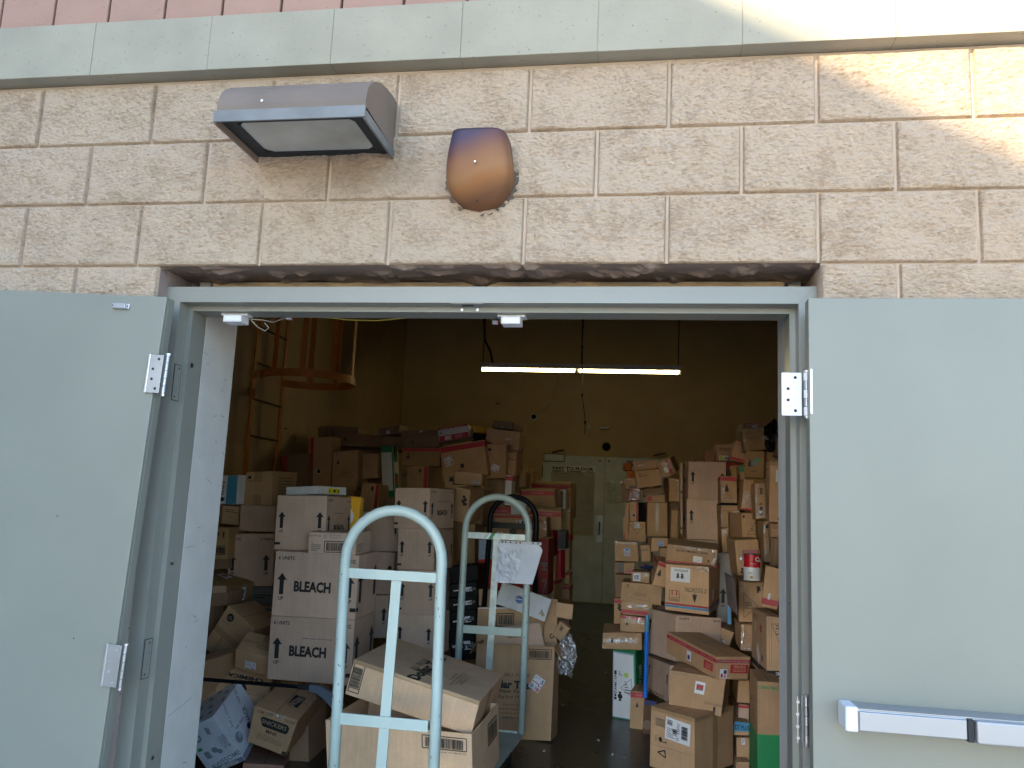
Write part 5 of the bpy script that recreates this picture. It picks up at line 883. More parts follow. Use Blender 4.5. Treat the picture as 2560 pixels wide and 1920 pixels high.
# ---------------------------------------------------------------- build every box of the table
def name_of(id,m,lab):
    if 'bleach' in lab: return 'bleach_box','box'
    if id in('G3b','G3c','G3d','G3e','G3f','G3h','D7','H42','H29','E17b'): return 'loose_cardboard','cardboard'
    if m in('kraft','kraftL','kraftY','kraftD','kraftR','pink','pinkL','tan','grey','greyL'): return 'cardboard_box','box'
    if m=='black': return 'black_case','case'
    return 'printed_carton','carton'
def grp(id):
    g={'B':'bleach boxes stacked behind the handle','C':'bleach boxes stacked behind the handle','L':'boxes tumbled at the left of the doorway','E':'boxes piled at the back left','D':'boxes behind the rear handle','X':'holiday boxes stacked by the aisle','R':'holiday boxes stacked by the aisle','K':'black wrapped cases in one stack','G':'boxes and cardboard around the cart','H':'boxes piled at the right front','J':'boxes piled at the right back'}
    return g.get(id[0],'boxes in the storeroom')
def build_boxes(tab):
    for n,(id,x,y,z,rx,ry,rz,w,d,h,m,dec,lab) in enumerate(tab):
        dec=[q for q in dec.split(';') if q]
        thin=d<.035
        if thin: y-=d/2-.003; d=.006
        b=Box(w,d,h,m,hash_(id),(.35 if m in('pink','pinkL') else 1.15) if not thin else 1.5)
        if thin: b.bx=[0,0,0]; b.cj=[[[Vector((q.x,q.y*.3,q.z)) for q in k] for k in j] for j in b.cj]
        if 'open' in dec or 'openflap' in dec: b.hollow()
        else: b.solid()
        for q in dec:
            D[q](b)
        nm,cat=name_of(id,m,lab); rot=(rx,ry,rz)
        o=b.body.build(nm,None,(x,y,z),rot,warp=b.warp); tag(o,lab,cat,grp(id))
        for kn,mb in b.kids: mb.build(kn,o,warp=b.warp,smooth=(kn=='clear_wrap' and 0))
        if 'open' in dec:
            for k,(p,q) in enumerate((((-w/2,0),1),((w/2,0),-1))):
                f=MB(); s_=-1 if k==0 else 1; L=d*.42
                if id=='G2' : L*=.6
                f.add([(p[0],-d/2+.01,h/2),(p[0],d/2-.01,h/2),(p[0]+s_*L*.5,d/2-.02,h/2-L*.8),(p[0]+s_*L*.5,-d/2+.02,h/2-L*.8),(p[0]+s_*.004,-d/2+.01,h/2+.002),(p[0]+s_*.004,d/2-.01,h/2+.002),(p[0]+s_*(L*.5+.004),d/2-.02,h/2-L*.8),(p[0]+s_*(L*.5+.004),-d/2+.02,h/2-L*.8)],[(0,1,2,3),(7,6,5,4),(0,4,5,1),(1,5,6,2),(2,6,7,3),(3,7,4,0)],m)
                if id!='G2': f.build('flap',o)
        if 'openflap' in dec:
            f=MB(); f.box(-w*.5,w*.52,-d/2-.03,-d/2-.025,h*.42,h*.86,'t'); f.build('flap',o)
def hash_(s_):
    h=0
    for c in s_: h=(h*131+ord(c))%100003
    return h
D['snackF']=lambda b:(b.S['F'].txt(.6,.16,.1,'AWESOME','d',8),b.S['F'].txt(.86,.5,.06,'TWIST','d',90,wf=.25),b.S['F'].txt(.78,.5,.04,'so many to','d',90,wf=.25),b.S['F'].txt(.93,.5,.05,'MY WARM','d',90,wf=.25),b.S['F'].rect(.0,.0,1,.1,'d'),b.S['F'].txt(.6,.07,.03,'REAL CHEWY.','w',wf=.4),b.S['F'].txt(.6,.03,.05,'DELICIOUS!','w',wf=.5),b.S['F'].rect(.2,.3,.35,.45,'d'),b.S['F'].disc(.52,.42,.06,'d'),b.S['F'].disc(.62,.36,.05,'d'),b.S['F'].ring(.3,.75,.08,.012,'d'),b.S['F'].pg([(b.w*.6,b.h*.75),(b.w*.7,b.h*.72),(b.w*.74,b.h*.85),(b.w*.63,b.h*.9)],'d'),b.S['F'].rect(.12,.5,.24,.56,'G'),b.S['F'].txt(.25,.94,.05,'cravers','d'))
D['snackR']=lambda b:(b.S['R'].txt(.3,.8,.08,'Soft n Chewy','d',70,wf=.5),b.S['R'].txt(.75,.9,.08,'HOP ON IN!','d',70,wf=.35),b.S['R'].txt(.65,.45,.12,'SNACK','d',70,wf=.4),b.S['R'].disc(.2,.35,.1,'d'),b.S['R'].disc(.24,.37,.05,'L'),b.S['R'].txt(.4,.5,.06,'we start','d',0),b.S['R'].disc(.55,.3,.06,'n'),b.S['R'].rect(.6,.2,.8,.28,'n'),b.S['R'].rect(.0,.0,1,.1,'d'))
D['snackT']=lambda b:[b.S['T'].pg([(b.w*(u-.07),b.d*(v-.03)),(b.w*(u+.08),b.d*(v-.05)),(b.w*(u+.05),b.d*(v+.06)),(b.w*(u-.05),b.d*(v+.05))],'d') for u,v in ((.2,.2),(.35,.7),(.6,.4),(.8,.75),(.75,.2),(.5,.15),(.2,.5),(.5,.85),(.9,.5))]
def snick(b):
    F,R,L,T=px(b); F.txt(.27,.9,.07,'2.48 OZ/','k',wf=.36,bold=False); F.txt(.84,.9,.065,'56508','k',wf=.22,bold=False)
    w,h=b.w,b.h
    F.pg([(w*.24,h*.62),(w*.28,h*.55),(w*.84,h*.55),(w*.88,h*.62),(w*.88,h*.74),(w*.82,h*.8),(w*.24,h*.8),(w*.2,h*.74)],'k'); F.txt(.53,.69,.11,'SNICKERS','t',wf=.58,bold=0.0); F.txt(.52,.46,.1,'MiNiS','k',wf=.26)
    F.lines(.2,.2,.85,.36,4,'f'); F.rect(.9,.03,1,.12,'k'); F.disc(.97,.97,.015,'k')
    T.pg([(b.w*.55,b.d*.2),(b.w*.8,b.d*.2),(b.w*.8,b.d*.42),(b.w*.55,b.d*.42)],'k'); T.txt(.67,.3,.06,'SNICKERS','t',80,wf=.2); T.line((.5,0),(.5,1),.0015,'s'); T.disc(.7,.75,.06,'f'); b.film('F',.35,.92,.7,1.0)
D['snick']=snick
for k in ('price_dummy',): D[k]=lambda b:0
TAB=[
["L1",-2.677,2.141,0.304,0.47,-0.449,-0.147,0.209,0.31,0.294,"silver","snackF;snackR;snackT","silver snack carton printed all over with grey food drawings, tumbled against the wall edge"],
["L2",-2.391,2.339,0.38,0.159,0.27,0.121,0.233,0.589,0.197,"kraft","snick","candy carton with a chocolate bar logo printed on its front, tilted beside the silver carton"],
["L3",-2.597,2.379,0.649,0.524,0.181,0.125,0.275,0.177,0.125,"kraft","price;smalltextT;tapeT","small tan box with a white price sticker reading 5 on its front"],
["L4",-2.917,2.749,0.693,0.023,0.543,-0.129,0.252,0.3,0.303,"kraft","hanger;tapeM","tan box with a black hanger symbol, tipped up on one corner"],
["L5",-2.748,2.349,0.44,0.412,0.202,0.38,0.373,0.22,0.165,"kraft","chem;creaseF","long tan box with the word CHEMICALS upside down, under the black grabber"],
["L6",-2.814,2.2,0.564,-0.025,0.082,0.056,0.078,0.4,0.197,"kraft","","sliver of a tan box between the white wall end and the chemicals box"],
["L7",-3.311,3.153,0.935,0.098,0.226,-0.324,0.384,0.216,0.125,"kraftY","labelR3;labelT1","large yellowish box with one white label on top and one on its end"],
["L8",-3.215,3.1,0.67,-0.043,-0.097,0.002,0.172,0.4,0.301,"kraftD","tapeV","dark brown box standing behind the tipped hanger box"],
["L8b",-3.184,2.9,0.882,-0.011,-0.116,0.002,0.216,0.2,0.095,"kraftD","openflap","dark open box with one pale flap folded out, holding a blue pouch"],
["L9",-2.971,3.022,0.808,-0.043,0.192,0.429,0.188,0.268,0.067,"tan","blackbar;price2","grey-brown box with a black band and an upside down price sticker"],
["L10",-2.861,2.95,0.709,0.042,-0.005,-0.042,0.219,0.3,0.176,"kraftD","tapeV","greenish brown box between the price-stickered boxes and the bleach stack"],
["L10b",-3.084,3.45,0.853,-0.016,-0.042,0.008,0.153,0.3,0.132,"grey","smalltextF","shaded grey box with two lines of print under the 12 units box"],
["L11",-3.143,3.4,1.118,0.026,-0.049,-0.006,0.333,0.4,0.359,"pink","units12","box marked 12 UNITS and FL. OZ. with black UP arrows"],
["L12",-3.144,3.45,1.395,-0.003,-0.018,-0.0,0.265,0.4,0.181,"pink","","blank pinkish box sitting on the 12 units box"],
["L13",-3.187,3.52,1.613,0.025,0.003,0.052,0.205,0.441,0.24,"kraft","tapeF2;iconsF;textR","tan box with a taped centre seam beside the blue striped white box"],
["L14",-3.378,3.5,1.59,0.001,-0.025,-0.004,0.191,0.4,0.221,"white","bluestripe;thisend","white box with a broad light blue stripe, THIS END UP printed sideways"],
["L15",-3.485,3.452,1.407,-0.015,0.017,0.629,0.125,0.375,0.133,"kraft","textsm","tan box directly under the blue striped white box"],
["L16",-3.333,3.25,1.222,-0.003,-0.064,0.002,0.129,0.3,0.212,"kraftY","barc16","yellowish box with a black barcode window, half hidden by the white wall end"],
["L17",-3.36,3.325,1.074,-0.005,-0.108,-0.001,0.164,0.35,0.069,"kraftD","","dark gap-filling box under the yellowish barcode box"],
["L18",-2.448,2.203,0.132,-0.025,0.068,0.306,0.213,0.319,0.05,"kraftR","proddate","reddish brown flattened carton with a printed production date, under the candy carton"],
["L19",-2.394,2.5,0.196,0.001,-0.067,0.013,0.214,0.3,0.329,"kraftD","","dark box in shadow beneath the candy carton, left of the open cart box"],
["B1",-2.25,2.379,0.732,0.027,-0.002,0.009,0.486,0.359,0.341,"pink","bleachF1;bleachR","lower bleach box, its word BLEACH partly hidden by the price-stickered box"],
["B2",-2.253,2.371,1.079,0.041,0.0,0.004,0.492,0.344,0.349,"pink","bleachF;bleachR","big box reading BLEACH across its whole front, middle of the nearest bleach stack"],
["B3",-2.409,2.494,1.409,-0.001,-0.036,-0.014,0.308,0.388,0.309,"pink","upupF;bleachRb","narrow-ended bleach box on top of its stack, carrying the flat white box"],
["B4",-2.172,2.323,1.312,0.047,-0.017,-0.0,0.278,0.248,0.119,"pinkL","snackpk","small pinkish carton with a long barcode and 12 / 1.41 oz. print"],
["W1",-2.429,2.544,1.594,0.016,-0.064,-0.246,0.227,0.297,0.05,"white","yellowst","flat white box with a yellow sticker on top of the bleach stack"],
["Y1",-2.248,2.73,1.473,-0.012,0.031,0.003,0.091,0.06,0.196,"yellow","scrib","bright yellow carton with a white oval, standing behind the top bleach box"],
["B5",-1.967,3.378,1.522,0.013,-0.023,-0.241,0.266,0.366,0.273,"pink","upupF;bleachRb","bleach box on top of the stack behind the front arched handle"],
["B6",-1.946,3.394,1.244,-0.013,-0.031,-0.09,0.259,0.39,0.269,"pink","upupF;bleachRb","second bleach box down in the stack behind the front handle"],
["B7",-1.954,3.463,0.955,-0.035,-0.033,0.037,0.255,0.528,0.287,"pink","upupF","third bleach box down in the stack behind the front handle"],
["B8",-1.925,3.363,0.684,-0.014,-0.035,-0.098,0.263,0.327,0.271,"pink","upupF","bottom bleach box seen behind the front handle, above the tilted big box"],
["C1",-2.326,3.71,1.344,0.007,-0.036,-0.003,0.277,0.42,0.279,"pink","upr;capt","pinkish box, top of the column between the two bleach stacks"],
["C2",-2.332,3.71,1.045,-0.032,-0.008,0.022,0.25,0.42,0.287,"pink","upupF","middle box of the column between the two bleach stacks"],
["C3",-2.366,3.637,0.745,-0.062,-0.018,0.201,0.228,0.382,0.291,"pink","upupF","lowest box of the column between the two bleach stacks"],
["D1",-1.786,3.949,1.565,0.06,0.098,-0.11,0.117,0.3,0.247,"kraft","balls","leaning tan box with black round symbols right of the top rear bleach box"],
["D2",-1.779,4.35,1.547,-0.001,-0.01,0.002,0.121,0.3,0.276,"kraftD","tapeV","shaded box between the leaning symbol box and the gap by the rear handle"],
["D3",-1.861,4.349,1.769,0.004,0.027,0.083,0.219,0.298,0.096,"kraft","labelBR","small plain tan box with a white address label at its lower corner"],
["D4",-2.026,4.45,1.737,-0.002,0.086,0.0,0.069,0.3,0.1,"kraft","darksq","tan box with one dark square print, left of the small labelled box"],
["D5",-1.858,4.425,1.7,-0.0,-0.0,0.001,0.251,0.35,0.033,"kraft","darksq","squat tan box directly under the small labelled box"],
["D6",-1.816,4.75,1.396,-0.004,0.056,0.003,0.087,0.3,0.163,"kraftD","iconsF","dim box low in the gap left of the rear handle"],
["D7",-1.796,3.927,1.27,0.276,0.254,-0.706,0.19,0.08,0.357,"kraftY","","tall yellowish cardboard slab leaning beside the rear bleach stack"],
["D8",-1.796,4.55,1.213,0.004,-0.044,-0.0,0.128,0.3,0.242,"kraftD","","dark box above the black cases, behind the rear handle"],
["E1",-2.977,5.718,1.867,0.049,-0.088,0.064,0.12,0.237,0.509,"green","whitepanel;stripR","green carton with a large blank white panel, standing upright at the back left"],
["E2",-3.186,5.85,1.909,0.008,-0.073,0.008,0.16,0.3,0.251,"kraft","triS;tapeE","tape-wrapped box with a dark print, left of the green carton"],
["E3",-3.41,5.75,1.869,0.041,-0.056,0.005,0.269,0.3,0.358,"kraft","treeTri","upright box with a small tree and a triangle of text at the back left"],
["E4",-3.718,5.825,1.94,0.011,-0.047,0.002,0.242,0.25,0.499,"kraft","redstripL;sq","tall box with a red strip down its left side and a square label"],
["E5",-3.934,5.75,1.833,0.021,-0.075,0.014,0.277,0.3,0.323,"kraftD","redstripL","leftmost box against the side wall, with a red strip on its left edge"],
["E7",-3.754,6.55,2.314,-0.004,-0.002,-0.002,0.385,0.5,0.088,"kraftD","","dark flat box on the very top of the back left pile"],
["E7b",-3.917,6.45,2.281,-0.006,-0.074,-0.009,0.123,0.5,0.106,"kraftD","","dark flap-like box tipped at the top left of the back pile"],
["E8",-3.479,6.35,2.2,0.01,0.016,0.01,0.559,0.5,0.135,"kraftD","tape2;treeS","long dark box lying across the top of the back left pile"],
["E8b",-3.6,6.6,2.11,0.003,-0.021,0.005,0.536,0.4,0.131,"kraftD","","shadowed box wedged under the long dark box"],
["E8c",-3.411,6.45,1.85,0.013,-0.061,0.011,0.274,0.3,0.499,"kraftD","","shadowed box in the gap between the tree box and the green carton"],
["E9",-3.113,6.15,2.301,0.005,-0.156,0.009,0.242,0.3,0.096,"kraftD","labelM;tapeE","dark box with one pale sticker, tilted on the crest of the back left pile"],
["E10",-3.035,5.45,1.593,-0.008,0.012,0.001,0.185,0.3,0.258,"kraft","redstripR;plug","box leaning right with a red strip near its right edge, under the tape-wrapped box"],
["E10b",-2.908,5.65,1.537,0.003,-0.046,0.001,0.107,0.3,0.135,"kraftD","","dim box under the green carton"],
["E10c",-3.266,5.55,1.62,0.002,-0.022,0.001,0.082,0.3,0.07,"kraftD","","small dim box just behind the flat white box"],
["E11",-2.532,5.375,1.99,0.007,-0.027,0.01,0.367,0.35,0.167,"kraftY","redstripT;triT;vase","wide box with a red strip along its top and a bottle symbol"],
["E12",-2.545,5.394,1.799,0.035,-0.024,-0.004,0.202,0.388,0.22,"kraft","redstripR;plug;triS","box with a bright red vertical strip, directly under the bottle symbol box"],
["E12b",-2.733,5.55,1.779,-0.001,-0.052,-0.001,0.064,0.3,0.195,"kraftD","textsm","narrow dim box squeezed left of the bright red strip box"],
["E13",-2.062,5.175,1.953,-0.015,-0.188,-0.049,0.421,0.35,0.319,"kraft","redstripT;price3;sqD","large tilted box with a broad red band and a white price tag near the top"],
["E14",-2.258,5.45,2.232,0.004,-0.198,0.013,0.285,0.3,0.133,"white","redwhite","red and white carton lying crooked on top of the pile"],
["E15",-2.669,5.8,2.238,-0.002,-0.076,-0.003,0.378,0.4,0.076,"kraftD","scrap","dark flat box left of the crooked red and white carton"],
["E15b",-2.588,5.6,2.143,0.006,-0.085,0.007,0.347,0.4,0.11,"kraftD","treeS","dim box beneath the dark flat box at the pile top"],
["E15c",-3.023,6.1,2.159,0.003,-0.041,0.005,0.226,0.4,0.139,"kraftD","","dark box seen just above the green carton"],
["E16",-1.78,5.475,2.189,0.01,0.099,-0.005,0.322,0.35,0.17,"kraft","scuff","plain brown box with a whitish scuff at the right end of the pile top"],
["E17",-1.802,5.55,2.327,-0.001,0.078,-0.001,0.198,0.3,0.073,"kraftD","boxpic","dark open-flapped box at the highest point of the pile"],
["E17b",-1.683,5.6,2.32,0.001,0.183,0.002,0.077,0.2,0.059,"kraftY","","yellowish loose flap beside the highest dark box"],
["E18",-2.052,5.725,2.303,0.003,-0.002,0.007,0.25,0.25,0.073,"yellow","","yellow-orange carton edge between the red and white carton and the highest box"],
["E18b",-2.085,5.85,2.19,0.001,-0.041,0.003,0.165,0.3,0.172,"black","","black gap-filling carton under the yellow-orange edge"],
["E19",-1.791,5.25,1.962,0.006,-0.034,0.005,0.172,0.3,0.31,"kraft","pricediam;iconsF","upright box with a diamond-turned price sticker"],
["E20",-1.658,5.349,1.961,0.037,0.015,-0.079,0.089,0.3,0.202,"kraft","textsm;textR","box with rows of fine print right of the diamond-stickered box"],
["E21",-1.681,5.45,2.106,0.002,0.057,0.004,0.106,0.3,0.077,"kraftD","plug","small dim box with an upside down symbol below the scuffed brown box"],
["E22",-1.639,5.005,1.705,-0.006,-0.005,0.021,0.057,0.21,0.26,"white","redstripT","narrow white carton with a red top edge"],
["E23",-1.773,5.15,1.674,-0.001,-0.031,-0.001,0.138,0.3,0.24,"kraftD","tapeE","tape-edged brown box below the diamond-stickered box"],
["E23b",-1.691,5.15,1.676,-0.0,-0.001,-0.0,0.033,0.3,0.238,"kraftD","","thin dim box left of the narrow white carton"],
["E24",-1.591,5.55,1.823,-0.001,0.024,-0.001,0.063,0.3,0.144,"kraftY","tapeE","small yellowish box above the striped holiday boxes"],
["E24b",-1.663,5.65,1.781,-0.001,-0.007,-0.001,0.067,0.3,0.164,"kraftD","tapeE","dim wrapped box between the narrow white carton and the yellowish one"],
["E25",-1.578,5.925,1.865,-0.0,0.023,-0.0,0.061,0.25,0.12,"kraftY","triS","little box with an arrow print beside the back door frame"],
["X1",-1.469,6.87,1.732,0.069,-0.018,0.04,0.432,0.543,0.256,"kraft","redstripT1;tapeG","rearmost holiday box, a dull red band under its top edge"],
["X1b",-1.233,6.85,1.662,0.001,-0.012,0.001,0.038,0.3,0.366,"kraftD","","dark side box at the right end of the rearmost holiday box"],
["X2",-1.477,5.817,1.668,0.064,-0.01,0.036,0.341,0.435,0.173,"kraft","xmasred;triS2","holiday box with a red CHRISTMAS band and a crumpled tag at its corner"],
["X2b",-1.293,5.95,1.657,0.0,-0.025,0.0,0.051,0.3,0.165,"kraftD","tapeE","dark wrapped end box right of the red band holiday box"],
["X2c",-1.263,6.15,1.668,0.001,-0.02,0.001,0.051,0.3,0.192,"white","crinkS","white plastic-wrapped carton end standing in the holiday stack"],
["X2d",-1.247,6.55,1.676,0.001,-0.035,0.001,0.061,0.3,0.213,"kraft","","plain brown box end right of the white wrapped end"],
["X3",-1.328,5.237,1.473,0.041,-0.031,0.066,0.275,0.475,0.175,"kraft","xmasred","wide holiday box with a bold red CHRISTMAS band, right of the black handle"],
["X4",-1.683,5.1,1.523,0.0,-0.03,0.0,0.282,0.4,0.071,"kraft","xmasred2","holiday box with CHRISTMAS band behind both arched handles"],
["X5",-1.589,4.9,1.437,-0.005,-0.038,0.0,0.381,0.4,0.114,"kraft","redstripT1;chk;cone","long box with a checkered label and a red top edge, framed by the black handle"],
["W2",-1.517,4.85,1.565,0.001,-0.035,0.001,0.136,0.2,0.12,"white","ribbon","small white box seen through the top of the rear arched handle"],
["X6",-1.669,4.775,1.313,-0.001,-0.033,0.002,0.236,0.35,0.138,"kraft","bclabel","tan box with a small barcode label, left of the black handle post"],
["X7",-1.436,4.775,1.319,-0.0,-0.029,0.001,0.166,0.35,0.127,"kraft","redstripB","tan box right of the black handle post, directly above the hanging papers"],
["X8",-1.298,4.875,1.402,-0.003,-0.072,0.002,0.068,0.35,0.171,"kraft","tear","torn tan box with a red spot, right of the black arch"],
["X9",-1.171,5.75,1.455,0.001,-0.011,0.0,0.047,0.3,0.237,"kraft","crinkTop","slim upright tan box at the right edge of the holiday stack"],
["X10",-1.156,5.65,1.31,0.0,-0.027,-0.0,0.044,0.3,0.059,"red","sq","small red carton with a white mark, edge of the holiday stack"],
["X11",-1.155,5.65,1.141,-0.0,-0.008,0.0,0.039,0.3,0.273,"kraft","","slim upright tan box under the small red carton"],
["R1",-1.614,4.025,1.064,0.002,-0.019,-0.002,0.108,0.25,0.49,"red","whitetop","tall bright red carton with a pale upper panel, behind the rear handle"],
["R1b",-1.444,4.125,1.128,0.023,-0.108,-0.043,0.269,0.25,0.381,"red","","bright red carton behind the hanging papers"],
["R2",-1.23,4.5,1.11,-0.003,-0.018,-0.0,0.078,0.4,0.433,"redD","bigletters","dark red carton with large grey lettering right of the hanging papers"],
["R3",-1.275,5.35,1.26,-0.017,-0.071,-0.054,0.05,0.3,0.218,"crim","","crimson carton end under the bold CHRISTMAS band box"],
["R4",-1.173,5.25,1.294,-0.0,-0.024,0.001,0.068,0.3,0.157,"greyD","redlineL","dark grey carton panel right of the crimson end"],
["R5",-1.19,5.34,1.069,-0.04,-0.037,-0.045,0.027,0.281,0.254,"crim","","crimson carton end lower down, beside the slim tan box"],
["R6",-1.239,5.15,1.049,-0.001,0.017,0.002,0.062,0.3,0.214,"kraft","","tan box in the column right of the dark red carton"],
["R7",-1.207,5.032,0.87,0.011,-0.021,-0.156,0.052,0.267,0.172,"kraft","redstripT;greendot","tan box with a round green sticker right of the dark red carton"],
["R8",-1.146,5.55,0.788,-0.001,-0.025,0.002,0.07,0.3,0.174,"kraft","redstripT","tan box with a red top strip at the foot of the aisle column"],
["R9",-1.158,5.75,0.917,0.0,-0.017,-0.0,0.04,0.3,0.118,"kraft","redstripT","narrow tan box above the red top strip box at the aisle edge"],
["R10",-1.17,5.1,0.615,-0.001,-0.031,0.03,0.198,0.4,0.319,"kraftD","","brown box standing on the floor behind the torn flaps"],
["K1",-1.71,3.775,1.071,-0.013,-0.108,0.008,0.199,0.35,0.117,"black","","black wrapped case, topmost of the black stack"],
["K2",-1.708,3.775,0.962,-0.014,-0.163,0.005,0.199,0.35,0.096,"black","kraftword","black wrapped case with white lettering, second from the top"],
["K3",-1.705,3.775,0.865,-0.016,-0.198,0.003,0.2,0.35,0.092,"black","kraftword","black wrapped case with white lettering, third from the top"],
["K4",-1.703,3.775,0.747,-0.029,-0.195,0.011,0.202,0.35,0.133,"black","kraftword","black wrapped case with white lettering, fourth from the top"],
["K5",-1.707,3.775,0.579,-0.034,-0.135,0.063,0.198,0.35,0.196,"black","kraftword","black wrapped case at the bottom of the black stack"],
["K0",-1.865,3.95,0.947,-0.0,-0.027,0.0,0.032,0.3,0.286,"kraftD","","narrow brown box between the bleach stack and the upper black cases"],
["K01",-1.859,3.95,0.657,-0.001,-0.025,0.003,0.028,0.3,0.293,"kraft","","narrow tan box between the bleach stack and the lower black cases"],
["G2",-1.503,1.741,0.432,0.063,-0.006,-0.055,0.688,0.483,0.272,"kraftL","bigbar;barR;open","large open tan box with a barcode window standing on the cart deck"],
["G1",-1.484,1.873,0.675,0.011,0.225,-0.013,0.619,0.647,0.153,"kraftL","dt1;barL;tapeEdge","large tan box with shop print on its top, dumped crookedly into the open box"],
["G3",-1.257,3.31,0.38,-0.025,-0.024,-0.068,0.513,0.218,0.574,"kraft","dt2;price4;open","tall open paper towel box stuffed with torn cardboard, standing on the floor"],
["G3b",-1.239,3.31,0.938,-0.003,0.269,0.021,0.343,0.02,0.146,"white","bluelogo","white cardboard panel with a round blue logo poking out of the paper towel box"],
["G3c",-1.335,3.41,0.749,0.003,-0.045,0.019,0.445,0.02,0.257,"kraft","whiteedge;barS","tan cardboard sheet with a barcode, under the white logo panel"],
["G3d",-1.262,3.31,0.702,-0.019,-0.19,-0.017,0.329,0.02,0.171,"pink","barS","pinkish cardboard sheet in front inside the paper towel box"],
["G3e",-1.069,3.46,0.789,-0.001,-0.033,0.008,0.091,0.02,0.316,"kraft","hole","upright tan flap with a dark ring at the right of the paper towel box"],
["G3f",-0.966,3.36,0.89,0.012,0.116,-0.054,0.107,0.02,0.095,"kraft","","torn flap sticking out to the right over the aisle"],
["G3g",-0.987,3.425,0.748,0.015,0.552,-0.135,0.078,0.05,0.109,"kraft","barS","folded carton corner with a barcode leaning over the aisle"],
["G3h",-1.517,3.51,0.923,0.003,-0.027,-0.006,0.118,0.02,0.12,"kraft","","small upright flap left of the white logo panel"],
["H1",-0.159,2.868,0.29,0.037,0.03,-0.61,0.297,0.41,0.328,"kraft","ship;tapeR;tapeT","big box with a large shipping label and fragile symbols, front of the right pile"],
["H2",-0.108,2.937,0.548,0.037,0.073,-0.201,0.303,0.279,0.196,"kraft","labelpic;hang2;tapeE2","tan box with a small picture label, resting on the shipping label box"],
["H3",-0.068,3.001,0.731,0.096,0.006,0.475,0.225,0.565,0.134,"kraft","xlong","long slanted holiday decor box with a red band and FRAGILE marks"],
["H4",-0.19,3.482,0.765,-0.034,0.072,0.451,0.326,0.403,0.283,"pink","units6;upL","pinkish box marked 6 UNITS 64 OZ behind the long slanted box"],
["H5",-0.214,3.538,0.472,-0.027,0.058,0.346,0.29,0.399,0.226,"pink","trig;upL","pinkish box with TRIGGER print low on its side, under the 6 UNITS box"],
["H6",-0.128,3.502,1.088,0.043,0.042,-0.236,0.276,0.416,0.297,"kraft","dtplus","box printed DT PLUS CHRISTMAS upside down with red and blue bottom bands"],
["H7",-0.132,3.512,1.305,0.134,0.054,-0.097,0.32,0.225,0.119,"kraft","h7","crumpled holiday box with a white note, on top of the upside down one"],
["H8",-0.334,3.8,1.155,0.063,0.221,0.071,0.108,0.402,0.163,"kraft","redstripT;treeS","box tilted left with a red band and tree print, behind the upside down box"],
["H9",-0.466,3.975,0.994,0.001,0.037,-0.009,0.288,0.35,0.134,"kraft","triC;iconsF","wide tan box with a large triangle of text, in the middle of the left-hand column"],
["H10",-0.467,3.931,1.105,0.018,0.019,-0.052,0.125,0.263,0.069,"kraft","bluebar;crink","small wrapped box with a striped blue barcode on the triangle box"],
["H12",-0.59,4.45,1.255,0.0,-0.04,0.0,0.183,0.3,0.157,"kraft","labelM2;crinkTop","tan box with pale blue label and shiny tape along its top edge"],
["H13",-0.442,4.55,1.247,-0.0,-0.114,-0.003,0.072,0.3,0.126,"kraft","textsm","narrow tan box with small black print right of the shiny topped box"],
["H13b",-0.403,4.65,1.214,0.0,0.044,-0.0,0.035,0.3,0.088,"kraftD","","dim box filling the gap beside the narrow tan box"],
["H14",-0.344,4.574,1.317,-0.018,0.004,0.062,0.131,0.349,0.109,"kraft","labelblue","brown box with a blue-grey label behind the crumpled holiday box"],
["H15",-0.302,4.25,1.251,-0.0,-0.009,-0.0,0.073,0.3,0.107,"kraft","","plain tan box under the blue-grey labelled one"],
["H16",-0.564,4.45,1.13,0.0,0.004,0.002,0.087,0.3,0.087,"kraft","redtextF","tan box with faint red print above the triangle box"],
["H17",-0.644,4.55,1.12,-0.0,-0.021,0.0,0.068,0.3,0.091,"kraftD","greystrip","dim box with a grey strip at the left edge of the right pile"],
["H18",-0.597,4.375,1.001,0.002,-0.044,-0.01,0.125,0.35,0.177,"kraftD","","brown box standing behind the triangle box"],
["H19",-0.635,4.25,0.826,-0.0,-0.012,0.0,0.059,0.3,0.182,"kraft","redstripT;balls","narrow box with a pink-red top strip and round symbols, facing the aisle"],
["H20",-0.495,3.975,0.881,-0.0,-0.001,0.007,0.218,0.35,0.091,"kraft","redstripM;crink","wrapped holiday box with a red band and a diamond mark, under the triangle box"],
["H20b",-0.34,4.15,0.885,-0.0,0.073,-0.002,0.084,0.3,0.03,"kraftR","","reddish box edge in the gap left of the upside down box"],
["H21",-0.516,3.975,0.777,0.0,0.007,0.007,0.192,0.35,0.105,"kraft","redstripT;treeS;crink","wrapped holiday box with a pinkish band and a small tree"],
["H22",-0.592,4.089,0.65,0.033,-0.049,-0.014,0.283,0.379,0.115,"kraft","tapelabel;treeS","low box with a silvery taped label strip, sitting on the green carton"],
["H23",-0.554,4.033,0.311,-0.086,-0.039,-0.256,0.18,0.17,0.519,"green","candypanel;greentext","green carton with a white panel and a candy symbol, standing on the aisle floor"],
["H24",-0.464,3.845,0.199,-0.002,0.007,-0.103,0.091,0.291,0.291,"kraft","chr;bell","box with a red CHR band in front of the green aisle carton"],
["H25",-0.396,3.7,0.158,0.005,0.056,-0.064,0.074,0.2,0.315,"brown","bluetb","brown carton with dark blue top and bottom edges, squeezed behind the big front box"],
["H27",0.077,3.551,0.797,-0.013,0.286,-0.21,0.159,0.308,0.087,"kraft","red1025","small box with a red and white numbered strip on the long slanted box"],
["H28",0.112,3.85,1.063,-0.003,0.017,-0.075,0.099,0.3,0.484,"greyL","upone","pale grey-brown box with one UP arrow behind the upside down box"],
